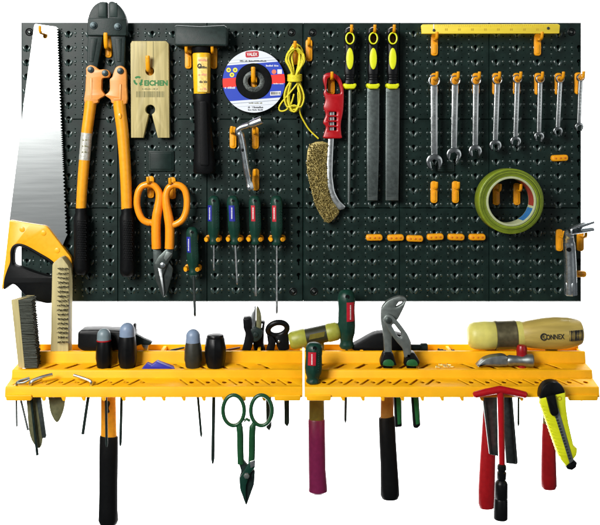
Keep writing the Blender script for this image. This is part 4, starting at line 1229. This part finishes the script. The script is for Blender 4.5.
# --- soft mallet (olive) with purple handle
t = thing('mallet', P(315, 350, 17), 'small olive soft-faced mallet with purple handle hanging below the shelf gap', 'mallet')
A, B = P(289.5, 341, 20), P(340, 330.4, 20)
mb = MB(); lathe(mb, A, B, [(0, 6.2), (.02, 7.6), (.08, 8.9), (.3, 9.2), (.34, 8.4), (.38, 7)], 24); part('soft_face', mb, OLIVE, t)
mb = MB(); lathe(mb, A, B, [(.33, 7), (.331, 8.6), (.74, 8.6), (.741, 7)], 24); part('band', mb, mat('olive_black', (0.020, 0.022, 0.008), .45), t)
mb = MB(); lathe(mb, A, B, [(.70, 7), (.73, 8.4), (.77, 9.2), (.93, 8.9), (.985, 7.4), (1, 6)], 24); part('soft_face', mb, OLIVE, t)
mb = MB(); q0 = A.lerp(B, .55)
slab(mb, rect(-8, -2.6, 7, 2.6), 0, .25, 0, fr=(q0 + Vector((0, -8.5, 1.5)), (B - A).normalized(), Vector((.2, 0, .98)).normalized(), Vector((0, -1, .15)).normalized())); part('sticker', mb, OLIVED, t)
mb = MB(); grip_handle(mb, [(317, 342), (316.6, 396), (316.6, 421)], [7, 7.4, 7.7], 18, (.75, 1)); part('handle', mb, OLIVED, t)
mb = MB(); grip_handle(mb, [(316.6, 419), (316.6, 420), (316.8, 440), (317.2, 470), (318, 486), (318, 491), (318, 492.6)], [7.6, 8.3, 8.3, 8.4, 9.0, 9.2, 7.8], 18, (.75, 1), 24); part('grip', mb, PURPLE, t)

# --- green screwdrivers in the shelf
GS = 'green handled screwdrivers standing in the shelf'
screwdriver((346.4, 289.6), (346.6, 349), (345.4, 422.6), RED, 'tall green screwdriver with red patch standing behind the shelf gap', GS, d=20, sc=1.42, shaft=1.3, shaft_m=DSTEEL, lx=2.4, lw=(2.6, 9))
screwdriver((314.2, 342.4), (313, 383.8), (313.6, 396), RED, 'short green screwdriver with red patch standing at the shelf gap', GS, d=58, sc=1.32, shaft=1.3, shaft_m=DSTEEL, lx=-1.4, lw=(2.8, 8))

# --- black hammer behind the pump pliers
t = thing('claw_hammer', P(390, 350, 14), 'claw hammer with black pointed claw behind the grey pump pliers', 'hammer')
mb = MB(); pl(mb, sm([(352, 347), (362, 341), (374, 334.6), (384, 333), (396, 334), (407, 337.5), (411, 342), (410.4, 350.6), (398, 352), (380, 352), (364, 352), (354, 350.6)], 4), 7, 22, 2); part('head', mb, BLACK, t)
mb = MB(); lathe(mb, P(408, 347.4, 15), P(427.4, 347.4, 15), [(0, 3.4), (.4, 3.0), (.62, 3.0), (.66, 4.2), (.95, 4.4), (1, 3.6)], 16); part('striking_face', mb, JAW, t)
mb = MB(); grip_handle(mb, [(389, 345), (387.2, 398), (387, 420)], [6.2, 6.4, 6.6], 16, (.75, 1)); part('handle', mb, mat('hammer_tan', c255(150, 108, 40), .45, var=.12), t)
mb = MB(); grip_handle(mb, [(386.6, 416.6), (386.8, 418), (387.6, 440), (389, 465), (389.8, 485), (390, 495), (390, 498.5)], [7.2, 8.0, 8.2, 8.4, 9, 9.3, 7.8], 16, (.75, 1), 24); part('grip', mb, BLACK, t)

# --- pump pliers
t = thing('pump_pliers', P(398, 366, 38), 'grey steel water pump pliers standing jaws up with black and green handles', 'pliers')
mb = MB()
o = [(381, 312), (382, 307), (387, 301), (394, 297.6), (400, 296), (405.4, 297.4), (406.8, 299.6), (404.8, 306), (400.4, 315), (398, 319.6), (394, 322), (391.6, 327), (391.6, 334), (392.2, 357), (384.8, 357), (383.4, 334), (381, 322)]
pl(mb, fil(o, [3, 3, 3, 2, 2, 1.5, 1.5, 3, 2, 2, 2, 2, 4, .5, .5, 4, 4]), 37, 43, 1.2, [fil([(395.4, 307.4), (398.8, 302.2), (404, 300.6), (402.4, 304), (398, 306.6)], .8)])
part('jaw_arm', mb, GSTEEL, t)
mb = MB()
o = [(382.6, 319), (386, 314.4), (391.6, 314.6), (400, 324), (409, 336.4), (411.2, 346), (411.2, 358), (404.6, 358), (403, 349), (397, 342.6), (388.4, 331)]
pl(mb, fil(o, [3, 3, 3, 4, 4, 4, .5, .5, 3, 3, 4]), 43, 47.5, 1.2, [fil([(391.4, 325.2), (394, 323.8), (401.6, 333.6), (401.4, 338), (398.4, 337.4)], 1.4)])
part('slide_arm', mb, GSTEEL, t)
mb = MB(); pl(mb, ell(388.6, 320.6, 3.2, n=16), 47.5, 49, .6); part('pivot', mb, DSTEEL, t)
for (x, o, gx) in ((388.4, [(383.8, 353), (393, 353), (397, 365.8), (380.6, 366.4), (380.2, 362)], [(393.6, 390), (401.4, 390), (402.2, 427), (395.4, 427.8)]), (412, [(406, 353), (414.6, 353), (420.2, 362), (418.6, 366.6), (404.4, 366.6)], [(410.8, 390), (418.6, 390), (420.6, 426), (417.4, 428.8), (413.6, 428)])):
    mb = MB(); pl(mb, fil(o, 1.6), 36.5, 47.5, 1.6); c = part('handle', mb, BLACKG, t)
    mb = MB(); pl(mb, sm([(x - 5, 365.6), (x - 4, 360.6), (x + 2, 359.6), (x + 5.4, 362.4), (x + 5, 366.2)], 3), 47, 48.4, .5); part('green_inlay', mb, GREENB, c)
    mb = MB(); pl(mb, fil([(o[-1][0] + 2, 366), (o[-1][0] + 12, 366)] + gx[::-1][:0] + [gx[1], gx[2]] + (gx[3:] if len(gx) > 3 else []) + [gx[0]], 1.2), 37, 43, 1.2); g = part('grip', mb, BLACK, t)
    mb = MB(); pl(mb, fil([(gx[0][0] + 2.2, 392), (gx[1][0] - .6, 392), (gx[2][0] - 1.2, 424), (gx[-1][0] + 2.4, 425)], 1), 43, 43.8, .4); part('green_inlay', mb, GREENB, g)

# --- soft-face mallet with steel band and red handle
t = thing('mallet', P(494, 350, 19), 'pale soft-faced mallet with steel band and red handle', 'mallet')
A, B = P(467.4, 335.8, 20), P(525, 334.6, 20)
mb = MB(); lathe(mb, A, B, [(0, 5), (.012, 8.6), (.05, 11.6), (.12, 13.2), (.3, 13.9), (.46, 13.6), (.5, 12)], 30); part('soft_face', mb, PALE, t)
mb = MB(); lathe(mb, A, B, [(.47, 12), (.473, 14.3), (.50, 14.4), (.52, 14.0), (.78, 14.0), (.80, 14.3), (.825, 14.3), (.83, 12)], 30); part('band', mb, mat('bronzed_band', (0.20, 0.175, 0.095), .36, metal=.75, var=.15), t)
mb = MB(); lathe(mb, A, B, [(.8, 12), (.83, 13.6), (.92, 13.4), (.98, 12), (1, 8)], 30); part('soft_face', mb, PALE, t)
mb = MB(); grip_handle(mb, [(492, 345), (490.4, 398), (489, 430), (487.6, 460), (486.6, 490), (486.8, 503), (487, 507.6)], [6.4, 6.6, 7.0, 7.6, 8.2, 8.4, 7.2], 18, (.75, 1), 24); part('handle', mb, REDH, t)

# --- big wooden mallet with printed name
t = thing('mallet', P(550, 350, 19), 'wooden barrel mallet with printed name and barcode, red and olive handle below', 'mallet')
A, B = P(518, 334.4, 21), P(581.4, 332.2, 21)
mb = MB(); lathe(mb, A, B, [(0, 8), (.01, 10.8), (.04, 11.8), (.2, 13.6), (.4, 15.2), (.58, 15.8), (.78, 15.0), (.92, 13.2), (.98, 11.6), (1, 9.4)], 36); part('head', mb, MALLETW, t)
mb = MB(); grip_handle(mb, [(551.6, 345), (549.4, 398), (549.2, 424.6)], [6, 6.2, 6.4], 18, (.75, 1)); part('handle', mb, OLIVED, t)
mb = MB(); grip_handle(mb, [(549.2, 423), (549, 424.4), (548.6, 440), (548.6, 460), (548.8, 478), (549, 486), (549, 488.6)], [6.2, 6.5, 6.8, 7.2, 7.6, 7.6, 6.4], 18, (.75, 1), 24); part('grip', mb, REDH, t)
ax = (B - A).normalized()
def barrel_word(txt, f, h, wd, m, rad, nm):
    c = A.lerp(B, f); up = Vector((0, 0, 1)); up = (up - ax * up.dot(ax)).normalized(); out_ = ax.cross(up)
    if out_.y > 0: out_ = -out_
    words(txt, 0, 0, h, 0, m, t, width=wd, bold=.025, name=nm, fr=(c + out_ * rad, ax, up, out_), thick=.25)
    return c + out_ * rad, up, out_
barrel_word('ONNEX', .515, 5.0, 17.6, INK, 15.7, 'lettering')
c, up, out_ = A.lerp(B, .345), Vector((0, 0, 1)), Vector((0, -1, 0))
mb = MB(); slab(mb, ell(0, 0, 3.5, n=28, a0=math.radians(35), a1=math.radians(325)) + ell(0, 0, 2.3, n=28, a0=math.radians(35), a1=math.radians(325))[::-1], 14.4, 15.2, 0, fr=(c, ax, up, out_))
slab(mb, ell(0, 0, 1.4, n=8, a0=math.radians(35), a1=math.radians(325)) + ell(0, 0, .7, n=8, a0=math.radians(35), a1=math.radians(325))[::-1], 14.6, 15.15, 0, fr=(c, ax, up, out_))
part('emblem', mb, INK, t)
mb = MB(); rnd = random.Random(3); x = -7
cb = A.lerp(B, .855)
while x < 6.6:
    ww = rnd.choice((.3, .5, .8)); f = .855 + x / (B - A).length; e = 15.0 - (max(0, f - .78)) * 14
    q = []
    slab(mb, rect(x, -5, x + ww, 5), e - 1.2, e + .05 - .0, 0, fr=(cb, ax, up, out_)); x += ww + rnd.choice((.35, .6, .9))
part('barcode', mb, INK, t)

# --- small steel hammer head on the middle step
t = thing('riveting_hammer', P(512, 367, 38), 'small bare steel hammer head with red eye lying on the middle step', 'hammer')
mb = MB(); lathe(mb, P(507, 360.6, 40), P(533.6, 360.6, 43), [(0, 4.6), (.1, 5.4), (.3, 4.9), (.6, 4.9), (.74, 5.9), (.96, 6.0), (1, 5.2)], 20); part('round_face', mb, DULL, t)
mb = MB(); pl(mb, fil([(477, 366.4), (484, 359.4), (492, 356.6), (503.6, 355.4), (508.6, 357), (508.6, 366), (500, 366.8), (488, 366)], [.6, 3, 3, 2, 2, 2, 2, 2]), 35, 45, 1.5); part('wedge_face', mb, DULL, t)
mb = MB(); lathe(mb, P(521.8, 344.6, 39), P(521.8, 376, 39), [(0, 2.5), (.03, 4.2), (.1, 5.0), (.2, 5.2), (.6, 4.6), (1, 4.0)], 18); part('handle', mb, REDH, t)

# --- loose brass screws in the middle step
rr = random.Random(8)
sc0 = None
for i in range(7):
    x, y, dd = 436.5 + i * 2.1 + rr.uniform(-.6, .6), 0, 33 + rr.uniform(0, 9)
    a = rr.uniform(-1, 1); b0 = Vector(((x - 300) * kk(dd), -dd, -216.5)); e = Vector((math.cos(a), math.sin(a), .08)) * 4.6
    mb = MB(); lathe(mb, b0, b0 + e, [(0, .9), (.08, 1.7), (.16, 1.6), (.26, .62), (.9, .55), (1, .1)], 9)
    solo('wood_screw', mb, mat('pale_brass', c255(230, 206, 130), .35, metal=.4), 'tiny brass screw lying loose on the middle step, right of the pump pliers', 'screw', 'loose brass screws on the shelf')
for i, (x, dd) in enumerate(((438, 12), (441.6, 15), (450, 14))):
    b0 = Vector(((x - 300) * kk(dd), -dd, -207.6)); mb = MB(); lathe(mb, b0, b0 + Vector((4.6, 1.5, .4)), [(0, 1.4), (.1, 2.0), (.3, 1.9), (.34, .9), (.95, .8), (1, .2)], 10)
    solo('wood_screw', mb, JAW, 'dark screw lying in the rear tray left of the pale soft-faced mallet', 'screw', 'dark screws in the rear tray')
for i, (x, x2) in enumerate(((170, 184), (224, 240))):
    mb = MB(); A_ = Vector(((x - 300) * .985, -14, -207.4)); B_ = Vector(((x2 - 300) * .985, -9, -205.5))
    lathe(mb, A_, B_, [(0, .6), (.1, 1.1), (.8, 1.1), (.95, 1.0), (1, .4)], 10)
    solo('drill_bit', mb, JAW if i == 0 else mat('maroon', (0.09, 0.014, 0.010), .45), ['thin dark rod lying in the rear tray behind the olive screwdriver', 'thin maroon rod lying in the rear tray left of the pliers'][i], 'rod')

# ================================================================== HANGING FROM THE LIP
# --- tin snips
t = thing('tin_snips', P(246, 476, 78), 'dark green tin snips hanging by two finger loops from the shelf lip', 'snips')
for (cx, sx0) in ((233.6, 240.2), (261.4, 252.1)):
    mb = MB(); n = 36
    ring = [P(cx + 10.6 * math.cos(a), 410.4 + 15.2 * math.sin(a), 77) for a in [2 * PI * i / n for i in range(n)]]
    tube(mb, ring, 1.85, 12, closed=True)
    s_ = 1 if sx0 > cx else -1
    tube(mb, [P(*q, 77) for q in sm([(cx + s_ * 6.0, 422.4), (sx0 + (.6 if s_ < 0 else -.6), 427), (sx0, 436), (sx0 + .2 * s_, 450), (sx0 + (.6 * s_), 464)], 4, False)], [2.4] * 4 + [3.0] * 13, 12, flat=(.7, 1))
    part('loop_handle', mb, GREENS, t)
mb = MB(); tube(mb, [P(244, 421, 77), P(246.6, 419, 77), P(250, 421, 77)], 1.4, 8); part('stop', mb, GREENS, t)
mb = MB(); pl(mb, fil([(237.6, 460), (243, 460), (248, 466), (255, 471), (254, 485), (246.8, 505), (245.6, 505), (240, 490), (239, 478), (241.4, 472)], 2.5), 74, 78, .8); part('blade', mb, JAW, t)
mb = MB(); pl(mb, fil([(249.4, 462), (255.4, 460), (255, 468), (250, 474), (246, 486), (245.8, 504), (240, 489), (239.4, 478), (244, 471)], 2), 78, 80.5, .8); part('blade', mb, GREEN, t)
mb = MB(); pl(mb, fil([(249.6, 461.6), (255.2, 459.8), (254.8, 466), (250.6, 468.4)], .8), 80.4, 81.2, .3); part('bare_steel', mb, STEEL, t)
mb = MB(); pl(mb, ell(246.5, 476.4, 3.0, n=6), 80.5, 83, .6); part('pivot_nut', mb, GSTEEL, t)

# --- T handle driver
t = thing('t_handle_driver', P(500, 396, 75), 'red T-handle driver with black knuckle chuck hanging in front of the shelf lip', 'T-handle driver')
mb = MB()
tube(mb, [P(*q, 76) for q in [(473.4, 395.4), (474.6, 394.9), (486, 392.2), (500, 389.6), (514, 392.2), (525.6, 395), (526.8, 395.5)]], [2.0, 3.0, 3.3, 3.6, 3.3, 3.0, 2.0], 14); part('cross_bar', mb, REDP, t)
mb = MB(); lathe(mb, P(500.6, 391, 76), P(502, 466, 76), [(0, 3.2), (.5, 2.9), (.97, 2.8), (1, 2.2)], 16); part('shaft', mb, REDP, t)
mb = MB(); lathe(mb, P(501.8, 464, 76), P(501.4, 482, 76), [(0, 2.8), (.08, 4.0), (.3, 4.2), (.34, 3.4), (.42, 3.4), (.46, 4.3), (.8, 4.2), (.95, 3.0), (1, 2.6)], 18); part('knuckle', mb, BLACKG, t)
mb = MB(); lathe(mb, P(501.4, 480, 76), P(500.6, 519.4, 76), [(0, 3.6), (.05, 5.2), (.1, 5.8), (.45, 6.0), (.47, 5.6), (.5, 6.1), (.93, 6.5), (.98, 6.3), (1, 5.4), (1, 4), (.8, 3.8)], 20); part('socket', mb, BLACKG, t)

# --- snap-off knife
t = thing('utility_knife', P(552, 392, 75), 'lime yellow snap-off knife with black end cap hanging on the shelf lip', 'knife')
mb = MB()
lft = [(540.9, 398.5), (541.6, 404)]
e0, e1 = Vector((541.8, 405)), Vector((560.4, 458))
nr = 15
for i in range(nr):
    p = e0.lerp(e1, i / nr); q = e0.lerp(e1, (i + .55) / nr)
    lft += [(p.x - .7, p.y), (q.x - .7, q.y), (q.x + .7, q.y + .6)]
rgt = [(566.4, 466.6), (572.6, 461), (576.8, 455.5), (577.6, 449), (574, 446.4), (572, 438), (568.8, 424), (566.6, 410), (565.6, 392)]
pl(mb, lft + [(561, 460)] + rgt, 73, 82, 1.2); part('body', mb, LIME, t)
mb = MB(); pl(mb, [(553.2, 410), (558.4, 408), (573.6, 461), (569.8, 463.6)], 81.9, 82.8, .3); r_ = part('blade_rail', mb, KGREY, t)
mb = MB()
for i in range(16):
    f = i / 16; x = 554.2 + (569.6 - 554.2) * f; y = 414 + (461 - 414) * f
    pl(mb, [(x, y), (x + 2.2, y - .6), (x + 2.6, y + .8), (x + .4, y + 1.4)], 82.8, 83.3, 0)
part('notches', mb, DSTEEL, r_)
mb = MB(); pl(mb, fil([(546.6, 397), (555.4, 394.4), (559.2, 413.4), (557, 416), (552.6, 416.4), (551, 414)], 1.5), 82, 85.5, 1.0); part('slider', mb, BLACKG, t)
mb = MB(); pl(mb, [(540.4, 399)] + sm([(540.2, 396), (541.6, 389.6), (546, 384), (552.6, 381.9), (559.4, 383.4), (563.8, 388), (565.6, 393)], 4, False), 72, 82.6, 1.6); part('end_cap', mb, BLACKG, t)
mb = MB(); pl(mb, fil([(565.8, 466.4), (573.6, 460), (577.4, 463), (576.4, 467.6), (572.4, 470.6), (567.6, 469.6)], 1), 74, 81, 1); part('nose', mb, BLACKG, t)
mb = MB(); pl(mb, ell(559.6, 398.4, 2.2, n=18), 82, 82.3, 0, [ell(559.6, 398.4, 1.5, n=14)]); part('emblem', mb, mat('emblem_ochre', c255(190, 160, 20), .5), t)

# --- chisels under the T handle
GP = 'plane blades hanging under the shelf'
mb = MB(); pl(mb, [(481.4, 386), (497, 386), (498.4, 456.4), (489.6, 454.4)], 56, 59, .5); pl(mb, [(481.4, 386), (484, 386), (491.4, 455), (489.6, 454.4)], 59, 62.4, .4)
solo('angle_blade', mb, DSTEEL, 'dark steel angled blade hanging left of the red T-handle shaft', 'blade', GP)
mb = MB(); pl(mb, [(500.6, 386), (511.6, 386), (518, 463), (516.6, 464.6), (506.6, 463.4)], 56, 59, .5); pl(mb, [(509.4, 386), (511.6, 386), (518, 463), (515.8, 464)], 59, 62.4, .4)
solo('angle_blade', mb, DSTEEL, 'dark steel angled blade hanging right of the red T-handle shaft', 'blade', GP)
mb = MB(); tube(mb, [P(518.6, 384, 58), P(518.4, 424, 58), P(518.3, 426, 58)], [1, 1, .5], 8); solo('thin_rod', mb, JAW, 'short thin dark rod hanging right of the red T-handle shaft', 'rod')

# --- L keys and blades at the far left
KG = 'bent hex keys in the front step'
for pa, pb, ra, rb, lab in (([(52.4, 374.4, 58), (43, 376.8, 62), (34, 380, 65), (30.8, 382.6, 66), (30.3, 386, 64)], [(30.2, 385, 64.4), (30.6, 390, 62), (31.4, 400, 60), (37.4, 455, 60)], 1.6, 1.35, 'bent hex key with bright short arm, left of the two on the front step'),
                        ([(74, 375.2, 58), (82, 377.8, 62), (89, 380.4, 65), (91.2, 382.6, 66), (90.8, 386, 64)], [(90.9, 385, 64.4), (90, 390, 61), (88, 399, 58), (82.8, 434, 58)], 1.4, 1.5, 'bent hex key with short arm right of the other one on the front step')):
    t = thing('hex_key', P(*pa[0]), lab, 'hex key', KG)
    mb = MB(); tube(mb, [P(*q) for q in sm(pa, 5, False)], ra, 8); part('short_arm', mb, STEEL, t)
    mb = MB(); tube(mb, [P(*q) for q in sm(pb, 5, False)], rb, 8); part('long_arm', mb, JAW, t)
mb = MB(); tube(mb, [P(*q) for q in sm([(29.6, 377.8, 62), (22, 380, 64), (17, 382.6, 66), (17.2, 388, 62), (20.6, 399, 58), (28, 430, 58)], 5, False)], 1.05, 8)
tube(mb, [P(*q) for q in sm([(29.6, 379.6, 65), (24, 382.4, 66.4), (17, 383.2, 66)], 4, False)], .9, 8)
solo('wire_hook', mb, GSTEEL, 'thin bent steel wire looped over the left front step', 'wire hook')
mb = MB(); tube(mb, [P(16.3, 384, 60), P(16.4, 400, 60), P(16.8, 426.4, 60)], [.95, .95, .85], 8); solo('thin_rod', mb, GSTEEL, 'straight thin steel rod hanging at the left end of the shelf', 'rod')
mb = MB(); pl(mb, sm([(27, 390), (27.2, 410), (30, 436), (37.6, 448), (41.8, 443), (43, 420), (41, 400), (39.4, 390)], 4), 55, 56.8, .5); solo('palette_knife', mb, OLIVEST, 'broad olive leaf-shaped blade hanging behind a thin black key', 'blade')
mb = MB(); pl(mb, [(34.8, 390), (39.6, 390), (46, 436), (45.4, 438), (42, 438.6)], 57.4, 59.4, .4); solo('scraper', mb, DSTEEL, 'narrow dark steel blade hanging across the olive leaf-shaped blade', 'blade')
mb = MB(); pl(mb, sm([(48.6, 390), (48.8, 402), (51, 414), (57, 422.6), (62.4, 413), (64.8, 401), (64.8, 390)], 4), 55, 57, .5); solo('trowel', mb, OLIVEST, 'short pointed olive trowel blade hanging alone under the shelf', 'trowel')
